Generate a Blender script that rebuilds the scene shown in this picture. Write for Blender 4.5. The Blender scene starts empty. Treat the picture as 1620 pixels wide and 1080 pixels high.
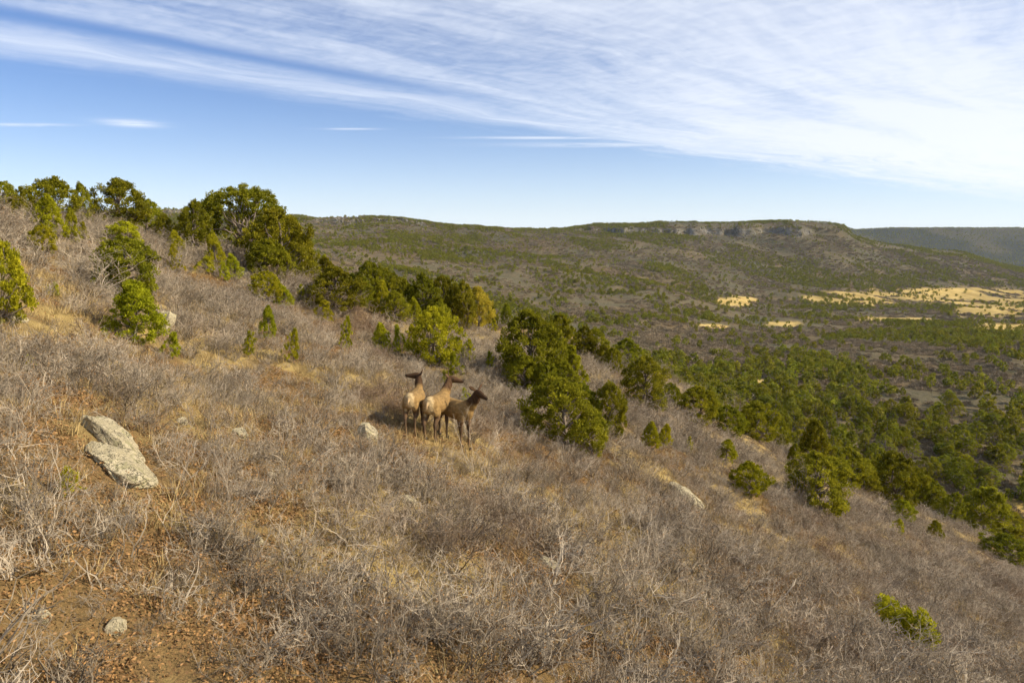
import bpy, math, random
import numpy as np

# ------------------------------------------------------------------ camera, sky, sun, exposure
scene = bpy.context.scene
C = scene.collection
F = 1080.0                       # focal length in pixels of the 1620-wide photograph
PITCH = math.atan(168.0 / F)     # drone camera looks a little down
cam_data = bpy.data.cameras.new('camera')
cam_data.sensor_width = 36.0
cam_data.lens = 36.0 * F / 1620.0
cam_data.clip_start = 0.1
cam_data.clip_end = 60000.0
cam = bpy.data.objects.new('camera', cam_data)
C.objects.link(cam)
cam.location = (0, 0, 0)
cam.rotation_euler = (math.pi / 2 - PITCH, 0, 0)
scene.camera = cam

SUN_AZ = math.radians(96.0)      # clockwise from the view direction (+Y): from the right
SUN_EL = math.radians(31.0)

world = bpy.data.worlds.new('World')
scene.world = world
world.use_nodes = True
wt = world.node_tree
wt.nodes.clear()


class NT:
    """small helper for node trees"""
    def __init__(self, tree):
        self.t = tree

    def n(self, typ, **kw):
        nd = self.t.nodes.new(typ)
        for k, v in kw.items():
            setattr(nd, k, v)
        return nd

    def put(self, sock, v):
        if isinstance(v, bpy.types.NodeSocket):
            self.t.links.new(v, sock)
        elif v is not None:
            if isinstance(v, (tuple, list)) and sock.type == 'RGBA' and len(v) == 3:
                v = (*v, 1.0)
            sock.default_value = v

    def m(self, op, a, b=None, c=None, clamp=False):
        nd = self.n('ShaderNodeMath', operation=op, use_clamp=clamp)
        for i, v in enumerate((a, b, c)):
            if v is not None:
                self.put(nd.inputs[i], v)
        return nd.outputs[0]

    def mr(self, v, a, b, c=0.0, d=1.0, smooth=True):
        nd = self.n('ShaderNodeMapRange', interpolation_type='SMOOTHSTEP' if smooth else 'LINEAR')
        for i, x in enumerate((v, a, b, c, d)):
            self.put(nd.inputs[i], x)
        return nd.outputs[0]

    def mix(self, f, a, b, mode='MIX'):
        nd = self.n('ShaderNodeMix', data_type='RGBA', blend_type=mode)
        self.put(nd.inputs[0], f)
        self.put(nd.inputs[6], a)
        self.put(nd.inputs[7], b)
        return nd.outputs[2]

    def noise(self, vec, scale, detail=4.0, rough=0.55, dist=0.0, out=0):
        nd = self.n('ShaderNodeTexNoise')
        if vec is not None:
            self.put(nd.inputs['Vector'], vec)
        nd.inputs['Scale'].default_value = scale
        nd.inputs['Detail'].default_value = detail
        nd.inputs['Roughness'].default_value = rough
        nd.inputs['Distortion'].default_value = dist
        return nd.outputs[out]

    def comb(self, x, y, z):
        nd = self.n('ShaderNodeCombineXYZ')
        for i, v in enumerate((x, y, z)):
            self.put(nd.inputs[i], v)
        return nd.outputs[0]


def build_world():
    g = NT(wt)
    out = g.n('ShaderNodeOutputWorld')
    sky = g.n('ShaderNodeTexSky', sky_type='NISHITA')
    sky.sun_disc = False
    sky.sun_elevation = SUN_EL
    sky.sun_rotation = SUN_AZ
    sky.altitude = 2200.0
    sky.air_density = 1.0
    sky.dust_density = 1.0
    sky.ozone_density = 4.0
    tc = g.n('ShaderNodeTexCoord')
    sp = g.n('ShaderNodeSeparateXYZ')
    g.put(sp.inputs[0], tc.outputs['Generated'])
    dz = g.m('MAXIMUM', sp.outputs[2], 0.012)
    X = g.m('DIVIDE', sp.outputs[0], dz)     # cirrus deck: where the ray meets a flat layer
    Y = g.m('DIVIDE', sp.outputs[1], dz)
    s0 = g.m('SUBTRACT', Y, g.m('MULTIPLY', X, 0.95))   # across the streaks
    t0 = g.m('ADD', X, g.m('MULTIPLY', Y, 0.95))        # along the streaks
    P = g.comb(X, Y, 0.0)
    wob = g.m('SUBTRACT', g.noise(P, 0.35, 3.0), 0.5)
    s = g.m('ADD', s0, g.m('MULTIPLY', wob, 1.3))
    # fibres along the streak direction
    fib = g.noise(g.comb(g.m('MULTIPLY', s, 1.25), g.m('MULTIPLY', t0, 0.20), 3.1), 1.0, 7.0, 0.56, 0.6)
    fib2 = g.noise(g.comb(g.m('MULTIPLY', s, 3.2), g.m('MULTIPLY', t0, 0.55), 7.7), 1.0, 8.0, 0.66, 0.9)
    rip = g.noise(g.comb(g.m('MULTIPLY', s0, 5.0), g.m('MULTIPLY', t0, 7.0), 1.7), 1.0, 5.0, 0.6, 0.5)
    edge = g.mr(g.m('ADD', s, g.m('MULTIPLY', g.m('SUBTRACT', fib2, 0.5), g.mr(X, 0.0, 5.0, 1.6, 5.0))), g.mr(X, 1.0, 6.0, 7.1, 7.6), g.mr(X, 1.0, 6.0, 5.9, 3.9), 0.0, 1.0)
    dens = g.m('ADD', g.m('MULTIPLY', fib, 1.0), g.m('MULTIPLY', fib2, 0.42))
    dens = g.m('ADD', dens, g.m('MULTIPLY', rip, 0.34))
    toward = g.mr(X, -1.5, 4.5, 0.0, 0.42)              # the deck thickens towards the sun
    dens = g.mr(g.m('ADD', dens, toward), 0.52, 1.36, 0.10, 0.93)
    cov = g.m('MULTIPLY', edge, dens)
    # clear lane through the deck
    q = g.m('DIVIDE', g.m('SUBTRACT', g.m('ADD', s0, g.m('MULTIPLY', wob, 0.35)), 5.50), 0.23)
    lane = g.m('POWER', 2.718, g.m('MULTIPLY', g.m('MULTIPLY', q, q), -1.0))
    lane = g.m('MULTIPLY', lane, g.mr(t0, 3.0, 6.5, 0.92, 0.0))
    cov = g.m('MULTIPLY', cov, g.m('SUBTRACT', 1.0, lane))
    # bright band along the outer edge, left of the middle
    q2 = g.m('DIVIDE', g.m('SUBTRACT', s, 6.1), 0.36)
    band = g.m('POWER', 2.718, g.m('MULTIPLY', g.m('MULTIPLY', q2, q2), -1.0))
    band = g.m('MULTIPLY', band, g.mr(fib2, 0.3, 0.62, 0.35, 0.75))
    cov = g.m('MAXIMUM', cov, band)

    def blob(cx, cy, rx, ry, amt):
        a = g.m('DIVIDE', g.m('SUBTRACT', X, cx), rx)
        b = g.m('DIVIDE', g.m('SUBTRACT', Y, cy), ry)
        r = g.m('ADD', g.m('MULTIPLY', a, a), g.m('MULTIPLY', b, b))
        e = g.m('POWER', 2.718, g.m('MULTIPLY', r, -1.0))
        nz = g.noise(g.comb(g.m('MULTIPLY', X, 2.0), g.m('MULTIPLY', Y, 6.0), 0.3), 1.0, 6.0, 0.6, 0.6)
        return g.m('MULTIPLY', e, g.mr(nz, 0.26, 0.54, 0.0, amt))
    for b in ((-3.45, 6.42, 0.22, 0.20, 1.0), (-4.5, 6.5, 0.38, 0.09, 0.7), (-1.55, 6.75, 0.25, 0.06, 0.6),
              (-11.4, 22.5, 1.8, 1.3, 0.9), (0.35, 7.35, 0.75, 0.10, 0.75), (1.2, 7.9, 1.1, 0.2, 0.6)):
        cov = g.m('MAXIMUM', cov, blob(*b))
    cov = g.m('MULTIPLY', cov, g.mr(sp.outputs[2], 0.02, 0.07, 0.15, 0.90))
    # air brightens to a pale band at the horizon
    low = g.m('POWER', 2.718, g.m('MULTIPLY', g.m('MAXIMUM', sp.outputs[2], 0.0), -10.0))
    skyc = g.n('ShaderNodeVectorMath', operation='SCALE')
    hs = g.n('ShaderNodeHueSaturation')
    hs.inputs['Saturation'].default_value = 1.22
    hs.inputs['Hue'].default_value = 0.508
    g.put(hs.inputs['Color'], sky.outputs[0])
    g.put(skyc.inputs[0], hs.outputs[0])
    skyc.inputs['Scale'].default_value = SKY_STRENGTH
    bg1 = g.n('ShaderNodeBackground')
    cloud = g.mix(g.mr(X, -3.0, 7.0), (0.66, 0.71, 0.80), (0.78, 0.79, 0.80))
    col = g.mix(g.m('MULTIPLY', low, 0.84), skyc.outputs[0], (0.73, 0.78, 0.84))
    col = g.mix(cov, col, cloud)
    g.put(bg1.inputs[0], col)
    bg1.inputs[1].default_value = 1.0
    wt.links.new(bg1.outputs[0], out.inputs[0])


SKY_STRENGTH = 0.098
build_world()

sun_data = bpy.data.lights.new('sun', 'SUN')
sun_data.energy = 5.0
sun_data.angle = math.radians(0.53)
sun_data.color = (1.0, 0.86, 0.65)
sun = bpy.data.objects.new('sun', sun_data)
C.objects.link(sun)
sun.rotation_euler = (math.pi / 2 - SUN_EL, 0, math.pi - SUN_AZ)   # lamp shines along its own -Z
sun.location = (200, 0, 120)

scene.view_settings.view_transform = 'Standard'
scene.view_settings.look = 'None'
scene.view_settings.exposure = 0.50
scene.view_settings.gamma = 1.0
scene.view_settings.use_curve_mapping = False
scene.cycles.use_denoising = True
scene.cycles.denoising_prefilter = 'ACCURATE'
scene.cycles.use_adaptive_sampling = True
scene.cycles.adaptive_threshold = 0.04
scene.cycles.max_bounces = 3
scene.cycles.diffuse_bounces = 2
scene.cycles.transparent_max_bounces = 8

# ------------------------------------------------------------------ terrain
RNG = np.random.default_rng(7)
_perm = np.random.default_rng(3).permutation(4096)
_grad = np.random.default_rng(4).uniform(-1, 1, 4096)


def vnoise(x, y, seed=0):
    x = np.asarray(x, float) + seed * 17.31
    y = np.asarray(y, float) - seed * 9.77
    xi = np.floor(x).astype(np.int64)
    yi = np.floor(y).astype(np.int64)
    fx = x - xi
    fy = y - yi
    fx = fx * fx * fx * (fx * (fx * 6 - 15) + 10)
    fy = fy * fy * fy * (fy * (fy * 6 - 15) + 10)

    def h(a, b):
        return _grad[_perm[(_perm[a & 4095] + b) & 4095]]
    return ((h(xi, yi) * (1 - fx) + h(xi + 1, yi) * fx) * (1 - fy)
            + (h(xi, yi + 1) * (1 - fx) + h(xi + 1, yi + 1) * fx) * fy)


def fbm(x, y, octv=4, seed=0, gain=0.5):
    s = 0
    a = 1.0
    f = 1.0
    for i in range(octv):
        s = s + a * vnoise(x * f, y * f, seed + i * 3)
        a *= gain
        f *= 2.03
    return s


SP, CP = math.sin(PITCH), math.cos(PITCH)


def px_dir(px, py):
    u = (np.asarray(px, float) - 810) / F
    v = (540 - np.asarray(py, float)) / F
    d = CP + v * SP
    return u / d, (-SP + v * CP) / d          # x/y and z/y


def project(x, y, z):
    """photo pixel of a world point (used to size and look up, in world units)"""
    dep = y * CP - z * SP
    up = y * SP + z * CP
    dep = np.maximum(dep, 1e-3)
    return 810 + F * x / dep, 540 - F * up / dep


FD = np.array([60, 100, 135, 180, 250, 350, 500, 750, 1000, 1200, 1350, 1500, 1640, 1900, 2300, 3000, 3600, 4200, 6000, 16000], float)
FT = {
    -400: [480, 445, 430, 420, 412, 405, 400, 385, 372, 362, 356, 356, 358, 360, 362, 364, 366, 367, 368, 370],
    0:    [480, 445, 430, 420, 410, 402, 392, 374, 360, 350, 346, 347, 350, 354, 358, 362, 364, 366, 368, 370],
    200:  [510, 475, 455, 437, 422, 410, 394, 370, 352, 340, 335, 338, 342, 348, 356, 361, 363, 365, 368, 370],
    400:  [570, 525, 500, 480, 458, 438, 418, 390, 368, 351, 342, 341, 343, 348, 355, 360, 362, 364, 367, 370],
    600:  [650, 605, 575, 545, 512, 482, 450, 412, 382, 364, 354, 352, 354, 358, 361, 363, 364, 366, 368, 370],
    800:  [770, 710, 665, 622, 577, 532, 490, 446, 410, 388, 374, 364, 361, 363, 365, 366, 367, 368, 369, 371],
    1000: [910, 810, 735, 672, 612, 562, 513, 467, 432, 410, 394, 380, 370, 371, 371, 371, 371, 371, 371, 371],
    1200: [1020, 900, 810, 720, 637, 584, 537, 497, 472, 444, 418, 394, 372, 371, 371, 371, 371, 371, 371, 371],
    1330: [1080, 970, 860, 745, 650, 588, 541, 502, 476, 452, 428, 400, 374, 371, 374, 376, 374, 364, 366, 371],
    1400: [1120, 1010, 890, 760, 655, 591, 543, 504, 478, 460, 438, 413, 395, 386, 400, 402, 392, 361, 364, 369],
    1500: [1180, 1060, 920, 775, 660, 590, 540, 505, 480, 463, 445, 424, 408, 398, 412, 415, 402, 361, 364, 369],
    1620: [1250, 1110, 950, 790, 665, 588, 537, 506, 483, 470, 456, 442, 432, 424, 428, 430, 414, 361, 364, 369],
    1900: [1300, 1150, 980, 800, 670, 588, 537, 506, 486, 476, 468, 458, 450, 445, 440, 435, 415, 361, 364, 369],
}
_cols = sorted(FT)
_ctx = np.array([(c - 810) / F / 1.0 for c in _cols])
_tab = np.array([px_dir(810, np.array(FT[c], float))[1] * FD for c in _cols])   # heights
_lD = np.log(FD)


def far_z(x, y):
    y = np.maximum(y, 20.0)
    tx = np.clip(x / y, _ctx[0], _ctx[-1] - 1e-6)
    ld = np.clip(np.log(y), _lD[0], _lD[-1] - 1e-6)
    i = np.clip(np.searchsorted(_ctx, tx, side='right') - 1, 0, len(_ctx) - 2)
    j = np.clip(np.searchsorted(_lD, ld, side='right') - 1, 0, len(_lD) - 2)
    a = (tx - _ctx[i]) / (_ctx[i + 1] - _ctx[i])
    a = a * a * (3 - 2 * a) * 0.5 + a * 0.5
    b = (ld - _lD[j]) / (_lD[j + 1] - _lD[j])
    z = ((_tab[i, j] * (1 - b) + _tab[i, j + 1] * b) * (1 - a) + (_tab[i + 1, j] * (1 - b) + _tab[i + 1, j + 1] * b) * a)
    # spurs and gullies running down towards the valley on the right
    amp = np.interp(y, [80, 200, 500, 1000, 1600, 2000, 4000, 9000], [0.6, 2.0, 4.5, 7.0, 7.0, 3.0, 4.0, 4.0])
    w = np.interp(tx, [-0.8, 0.1, 0.45, 1.2], [1.0, 1.0, 0.55, 0.4])
    q = fbm(x * 0.006 + y * 0.0022, y * 0.0045 - x * 0.001, 4, 11)
    z = z + amp * w * (q - 0.6 * np.abs(fbm(x * 0.011 + y * 0.003, y * 0.006, 3, 23)) + 0.2)
    z = z + np.interp(y, [60, 300, 1500], [0.15, 0.5, 1.2]) * fbm(x * 0.05, y * 0.05, 3, 5)
    # mesa: a cliff band along the top of the slope
    rc = 1655 + 34 * fbm(tx * 15, 0.3, 4, 31) + 16 * fbm(tx * 62, 0.9, 3, 37)
    pxe = tx * F + 810
    H = np.interp(pxe, [840, 890, 940, 1000, 1090, 1180, 1250, 1300, 1328, 1345], [0, 5, 22, 27, 30, 33, 33, 30, 24, 0])
    st = np.clip((y - rc) / 14.0, 0, 1)
    st2 = np.clip((y - rc - 30) / 130.0, 0, 1)
    z = z + H * (0.52 * st + 0.48 * st2 * (2 - st2))
    # rocky ledges along the long ridge on the left
    rl = 1330 + 40 * fbm(tx * 20, 2.2, 3, 41)
    HL = np.interp(pxe, [0, 200, 470, 600, 680, 760], [4, 5, 7, 7, 4, 0])
    z = z + HL * np.clip((y - rl) / 8.0, 0, 1) * (0.6 + 0.4 * fbm(tx * 40, 1.0, 2, 43)) - HL * np.clip((y - rl - 100) / 100.0, 0, 1)
    return z


NCX = [-1.6, -0.738, -0.648, -0.557, -0.467, -0.377, -0.332, -0.287, -0.158, -0.009, 0.141, 0.236, 0.373, 0.502, 0.623, 0.797, 1.4]
NCY = [34.0, 42.0, 46.0, 52.0, 58.0, 64.0, 62.0, 63.0, 61.0, 71.0, 75.0, 79.0, 102.0, 102.0, 106.0, 106.0, 100.0]


def near_z(x, y):
    yy = np.maximum(y, 6.0)
    tx = np.clip(x / yy, -1.6, 1.6)
    z = -5.5 - 0.42 * x - 0.10 * y
    hq = np.clip((y - 24) / 60.0, 0, 1)
    z = z + 5.6 * np.exp(-((tx - 0.13) / 0.26) ** 2) * hq * hq * (3 - 2 * hq)
    yc = np.interp(tx, NCX, NCY)
    w = 4.0
    q = (y - yc) / w
    z = z - 0.62 * w * np.where(q > 30, q, np.log1p(np.exp(np.clip(q, -40, 30))))
    z = z + 0.9 * fbm(x * 0.045, y * 0.045, 3, 51) + 0.22 * fbm(x * 0.22, y * 0.22, 3, 57) + 0.05 * fbm(x * 1.1, y * 1.1, 2, 61)
    return np.clip(z, -140, 60)


def ground_z(x, y):
    a = near_z(x, y)
    b = far_z(x, y)
    b = np.where(np.asarray(y) < 50, -200, b)
    k = 3.0
    h = np.clip(0.5 + 0.5 * (a - b) / k, 0, 1)
    return b * (1 - h) + a * h + k * h * (1 - h)


def hit(px, py, dmax=150.0):
    """where the line of sight of a photo pixel meets the ground"""
    for k in range(40):
        tx, tz = px_dir(px, py + k * 3)
        d = np.concatenate([np.arange(4, 160, 0.1), np.geomspace(160, 6000, 2500)])
        g = ground_z(tx * d, d)
        below = np.nonzero(tz * d <= g)[0]
        if len(below) and d[below[0]] < dmax:
            y = d[below[0]]
            return float(tx * y), float(y), float(ground_z(np.array([tx * y]), np.array([y]))[0])
    raise ValueError((px, py))


# regions of yellow grass in the valley (centre and size as seen, laid on the ground)
MEADOWS = [(1440, 470, 190, 13), (1575, 492, 75, 13), (1345, 474, 95, 9), (1500, 462, 120, 7), (1165, 477, 34, 7), (1240, 513, 32, 5), (1120, 516, 44, 4),
           (1410, 505, 60, 4), (1075, 588, 22, 4), (1205, 603, 30, 6), (1340, 598, 45, 4), (1597, 808, 62, 24), (1620, 520, 90, 8)]


def meadow_mask(x, y, z):
    px, py = project(x, y, z)
    m = np.full_like(px, -3.0)
    for cx, cy, rx, ry in MEADOWS:
        r = ((px - cx) / rx) ** 2 + ((py - cy) / ry) ** 2
        m = np.maximum(m, 1.25 - r)
    n = fbm(x * 0.022, y * 0.012, 5, 71, 0.62)
    m = m + 0.85 * n - 0.22
    m = np.clip(m * 1.5, 0, 1)
    return np.where(y > 90, m, 0)


def leafy_mask(x, y):
    return np.clip(0.5 + 0.9 * fbm(x * 0.35, y * 0.35, 4, 83), 0, 1)

# ------------------------------------------------------------------ materials
def new_mat(name):
    m = bpy.data.materials.new(name)
    m.use_nodes = True
    m.node_tree.nodes.clear()
    return m, NT(m.node_tree)


def finish(m, g, shader, disp=None):
    o = g.n('ShaderNodeOutputMaterial')
    g.t.links.new(shader, o.inputs[0])
    return m


def diffuse(g, col, rough=0.95, normal=None, spec=0.12):
    b = g.n('ShaderNodeBsdfPrincipled')
    g.put(b.inputs['Base Color'], col)
    g.put(b.inputs['Roughness'], rough)
    b.inputs['Specular IOR Level'].default_value = spec
    if normal is not None:
        g.t.links.new(normal, b.inputs['Normal'])
    return b.outputs[0]


def bump(g, h, strength, dist):
    b = g.n('ShaderNodeBump')
    b.inputs['Strength'].default_value = strength
    b.inputs['Distance'].default_value = dist
    g.put(b.inputs['Height'], h)
    return b.outputs[0]


def attr(g, name, out='Fac'):
    a = g.n('ShaderNodeAttribute', attribute_name=name)
    return a.outputs[out]


def mat_ground():
    m, g = new_mat('hillside_ground')
    pos = g.n('ShaderNodeNewGeometry').outputs['Position']
    far = attr(g, 'valley')
    mead = attr(g, 'meadow')
    rock = attr(g, 'rock')
    leafy = attr(g, 'leafy')
    # near: soil, straw-coloured grass and oak litter
    n1 = g.noise(pos, 0.9, 6, 0.6, 0.4)
    n2 = g.noise(pos, 7.0, 6, 0.65, 0.3)
    n3 = g.noise(pos, 26.0, 5, 0.7)
    near = g.mix(g.mr(n1, 0.35, 0.62), (0.26, 0.188, 0.085), (0.40, 0.295, 0.112))
    lit = g.mr(g.m('ADD', g.m('MULTIPLY', leafy, 0.6), g.m('MULTIPLY', n2, 0.75)), 0.60, 0.92)
    near = g.mix(g.m('MULTIPLY', lit, 0.85), near, g.mix(g.mr(n3, 0.4, 0.62), (0.135, 0.088, 0.042), (0.28, 0.175, 0.075)))
    near = g.mix(g.mr(n3, 0.52, 0.75, 0.0, 0.55), near, (0.12, 0.085, 0.05))
    # far: scrub oak slopes, greyish to reddish brown, streaked down the slope
    f1 = g.noise(pos, 0.011, 6, 0.6, 0.5)
    f2 = g.noise(pos, 0.075, 6, 0.66, 0.3)
    f3 = g.noise(pos, 0.45, 5, 0.7)
    fc = g.mix(g.mr(f1, 0.38, 0.62), (0.120, 0.107, 0.066), (0.160, 0.124, 0.070))
    fc = g.mix(g.mr(f2, 0.42, 0.66), fc, (0.100, 0.090, 0.056))
    f0 = g.noise(pos, 0.006, 5, 0.6, 0.8)
    fc = g.mix(g.mr(f0, 0.50, 0.64, 0.0, 0.5), fc, (0.165, 0.105, 0.055))
    fc = g.mix(g.mr(f3, 0.50, 0.72, 0.0, 0.7), fc, (0.072, 0.066, 0.040))
    fc = g.mix(g.mr(f3, 0.46, 0.28, 0.0, 0.5), fc, (0.190, 0.150, 0.094))
    v = g.n('ShaderNodeTexVoronoi', feature='F1')
    v.inputs['Scale'].default_value = 0.16
    v.inputs['Randomness'].default_value = 1.0
    g.put(v.inputs['Vector'], pos)
    speck = g.m('MULTIPLY', g.mr(v.outputs['Distance'], 0.42, 0.22), g.mr(g.noise(pos, 0.02, 4, 0.6), 0.46, 0.60))
    fc = g.mix(g.m('MULTIPLY', speck, 0.75), fc, (0.045, 0.055, 0.022))
    gold = g.mix(g.mr(g.noise(pos, 0.06, 5, 0.6), 0.35, 0.65), (0.42, 0.295, 0.09), (0.56, 0.415, 0.155))
    mn = g.noise(pos, 0.035, 6, 0.7, 0.4)
    mead = g.m('MULTIPLY', mead, g.mr(g.m('ADD', mn, g.m('MULTIPLY', mead, 0.25)), 0.42, 0.62, 0.7, 1.0))
    fc = g.mix(mead, fc, gold)
    fc = g.mix(attr(g, 'conifers'), fc, g.mix(g.mr(f3, 0.4, 0.65), (0.022, 0.028, 0.018), (0.060, 0.056, 0.038)))
    col = g.mix(far, near, fc)
    rn = g.noise(pos, 0.10, 7, 0.7, 0.6)
    rcol = g.mix(g.mr(rn, 0.36, 0.62), (0.065, 0.062, 0.055), (0.20, 0.185, 0.155))
    rm = g.m('MULTIPLY', rock, g.mr(g.noise(pos, 0.05, 5, 0.7), 0.40, 0.55, 0.15, 1.0))
    col = g.mix(rm, col, rcol)
    hgt = g.m('ADD', g.m('MULTIPLY', g.m('ADD', n2, n3), g.m('SUBTRACT', 1.0, far)), g.m('MULTIPLY', g.m('ADD', f3, g.m('MULTIPLY', f2, 2.0)), g.m('MULTIPLY', far, g.m('SUBTRACT', 17.0, g.m('MULTIPLY', mead, 15.0)))))
    nrm = bump(g, hgt, 0.9, 0.06)
    return finish(m, g, diffuse(g, col, 1.0, nrm, 0.03))


def mat_foliage(name, dark, light, trans=0.4):
    m, g = new_mat(name)
    tint = attr(g, 'tint')
    rnd = g.n('ShaderNodeObjectInfo').outputs['Random']
    c = g.mix(tint, dark, light)
    hsv = g.n('ShaderNodeHueSaturation')
    g.put(hsv.inputs['Hue'], g.mr(rnd, 0, 1, 0.484, 0.514, False))
    g.put(hsv.inputs['Value'], g.mr(g.m('FRACT', g.m('MULTIPLY', rnd, 7.31)), 0, 1, 0.78, 1.18, False))
    g.put(hsv.inputs['Color'], c)
    d = g.n('ShaderNodeBsdfDiffuse')
    g.put(d.inputs[0], hsv.outputs[0])
    t = g.n('ShaderNodeBsdfTranslucent')
    g.put(t.inputs[0], hsv.outputs[0])
    mx = g.n('ShaderNodeMixShader')
    mx.inputs[0].default_value = trans
    g.t.links.new(d.outputs[0], mx.inputs[1])
    g.t.links.new(t.outputs[0], mx.inputs[2])
    return finish(m, g, mx.outputs[0])


def mat_bark(name, a, b, scale=6.0):
    m, g = new_mat(name)
    pos = g.n('ShaderNodeNewGeometry').outputs['Position']
    n = g.noise(pos, scale, 5, 0.6)
    rnd = g.n('ShaderNodeObjectInfo').outputs['Random']
    c = g.mix(g.mr(g.m('ADD', n, g.m('MULTIPLY', g.m('SUBTRACT', rnd, 0.5), 0.3)), 0.3, 0.7), a, b)
    return finish(m, g, diffuse(g, c, 0.9, None, 0.15))


def mat_twig():
    m, g = new_mat('oak_twig_bark')
    pos = g.n('ShaderNodeNewGeometry').outputs['Position']
    rnd = g.n('ShaderNodeObjectInfo').outputs['Random']
    n = g.noise(pos, 1.2, 5, 0.6)
    patch = g.noise(pos, 0.16, 4, 0.6, 0.3)          # stands of different scrub
    c = g.mix(g.mr(g.m('ADD', n, g.m('MULTIPLY', g.m('SUBTRACT', rnd, 0.5), 0.4)), 0.3, 0.7), (0.158, 0.127, 0.089), (0.44, 0.370, 0.272))
    c = g.mix(g.mr(patch, 0.52, 0.68, 0.0, 0.65), c, (0.20, 0.118, 0.066))
    c = g.mix(g.mr(patch, 0.46, 0.32, 0.0, 0.55), c, (0.25, 0.208, 0.155))
    return finish(m, g, diffuse(g, c, 0.9, None, 0.15))


def mat_rock(name='lichen_sandstone'):
    m, g = new_mat(name)
    tc = g.n('ShaderNodeTexCoord').outputs['Object']
    n = g.noise(tc, 2.2, 8, 0.65, 0.4)
    n2 = g.noise(tc, 11.0, 6, 0.7)
    n3 = g.noise(tc, 38.0, 4, 0.7)
    c = g.mix(g.mr(n, 0.35, 0.65), (0.46, 0.395, 0.25), (0.61, 0.53, 0.355))
    c = g.mix(g.mr(n2, 0.54, 0.70, 0.0, 0.5), c, (0.28, 0.27, 0.13))
    c = g.mix(g.mr(n2, 0.44, 0.32, 0.0, 0.8), c, (0.16, 0.14, 0.10))
    c = g.mix(g.mr(n3, 0.55, 0.72, 0.0, 0.6), c, (0.15, 0.13, 0.095))
    vo = g.n('ShaderNodeTexVoronoi', feature='DISTANCE_TO_EDGE')
    vo.inputs['Scale'].default_value = 2.6
    g.put(vo.inputs['Vector'], g.n('ShaderNodeTexCoord').outputs['Object'])
    wv = g.n('ShaderNodeVectorMath', operation='ADD')
    g.put(wv.inputs[0], tc)
    g.put(wv.inputs[1], g.noise(tc, 3.0, 4, 0.6, 0.0, 1))
    g.put(vo.inputs['Vector'], wv.outputs[0])
    crack = g.mr(vo.outputs['Distance'], 0.0, 0.035, 1.0, 0.0)
    crack = g.m('MULTIPLY', crack, g.mr(n, 0.4, 0.6))
    c = g.mix(g.m('MULTIPLY', crack, 0.7), c, (0.07, 0.058, 0.04))
    lich = g.noise(tc, 5.0, 7, 0.7, 0.5)
    c = g.mix(g.mr(lich, 0.54, 0.62, 0.0, 0.5), c, (0.25, 0.24, 0.10))
    c = g.mix(g.mr(lich, 0.41, 0.34, 0.0, 0.5), c, (0.16, 0.14, 0.10))
    h = g.m('SUBTRACT', g.m('ADD', g.m('MULTIPLY', n2, 1.0), g.m('MULTIPLY', n3, 0.4)), g.m('MULTIPLY', crack, 1.2))
    return finish(m, g, diffuse(g, c, 0.95, bump(g, h, 1.0, 0.08), 0.1))


def mat_leaf():
    m, g = new_mat('dead_oak_leaf')
    t = attr(g, 'tint')
    rnd = g.n('ShaderNodeObjectInfo').outputs['Random']
    c = g.mix(t, (0.15, 0.084, 0.034), (0.38, 0.215, 0.082))
    c = g.mix(g.mr(rnd, 0.5, 1.0, 0.0, 0.4), c, (0.27, 0.17, 0.09))
    return finish(m, g, diffuse(g, c, 0.8, None, 0.2))


def mat_straw():
    m, g = new_mat('dry_grass_blade')
    t = attr(g, 'tint')
    c = g.mix(t, (0.29, 0.205, 0.085), (0.54, 0.41, 0.185))
    return finish(m, g, diffuse(g, c, 0.8, None, 0.2))


def mat_coat():
    m, g = new_mat('elk_coat')
    col = attr(g, 'coat', 'Color')
    tc = g.n('ShaderNodeTexCoord').outputs['Object']
    n = g.noise(tc, 14.0, 5, 0.7)
    n0 = g.noise(tc, 4.0, 4, 0.6)
    c = g.mix(g.mr(n, 0.35, 0.7, 0.0, 0.45), col, (0.045, 0.026, 0.013))
    c = g.mix(g.mr(n0, 0.4, 0.7, 0.0, 0.35), c, (0.10, 0.058, 0.026))
    return finish(m, g, diffuse(g, c, 0.85, bump(g, g.noise(tc, 60.0, 4, 0.7), 0.5, 0.02), 0.15))


def mat_plain(name, col, rough=0.4, spec=0.5):
    m, g = new_mat(name)
    n = g.noise(g.n('ShaderNodeTexCoord').outputs['Object'], 20.0, 3)
    c = g.mix(n, col, tuple(x * 0.6 for x in col))
    return finish(m, g, diffuse(g, c, rough, None, spec))


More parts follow.
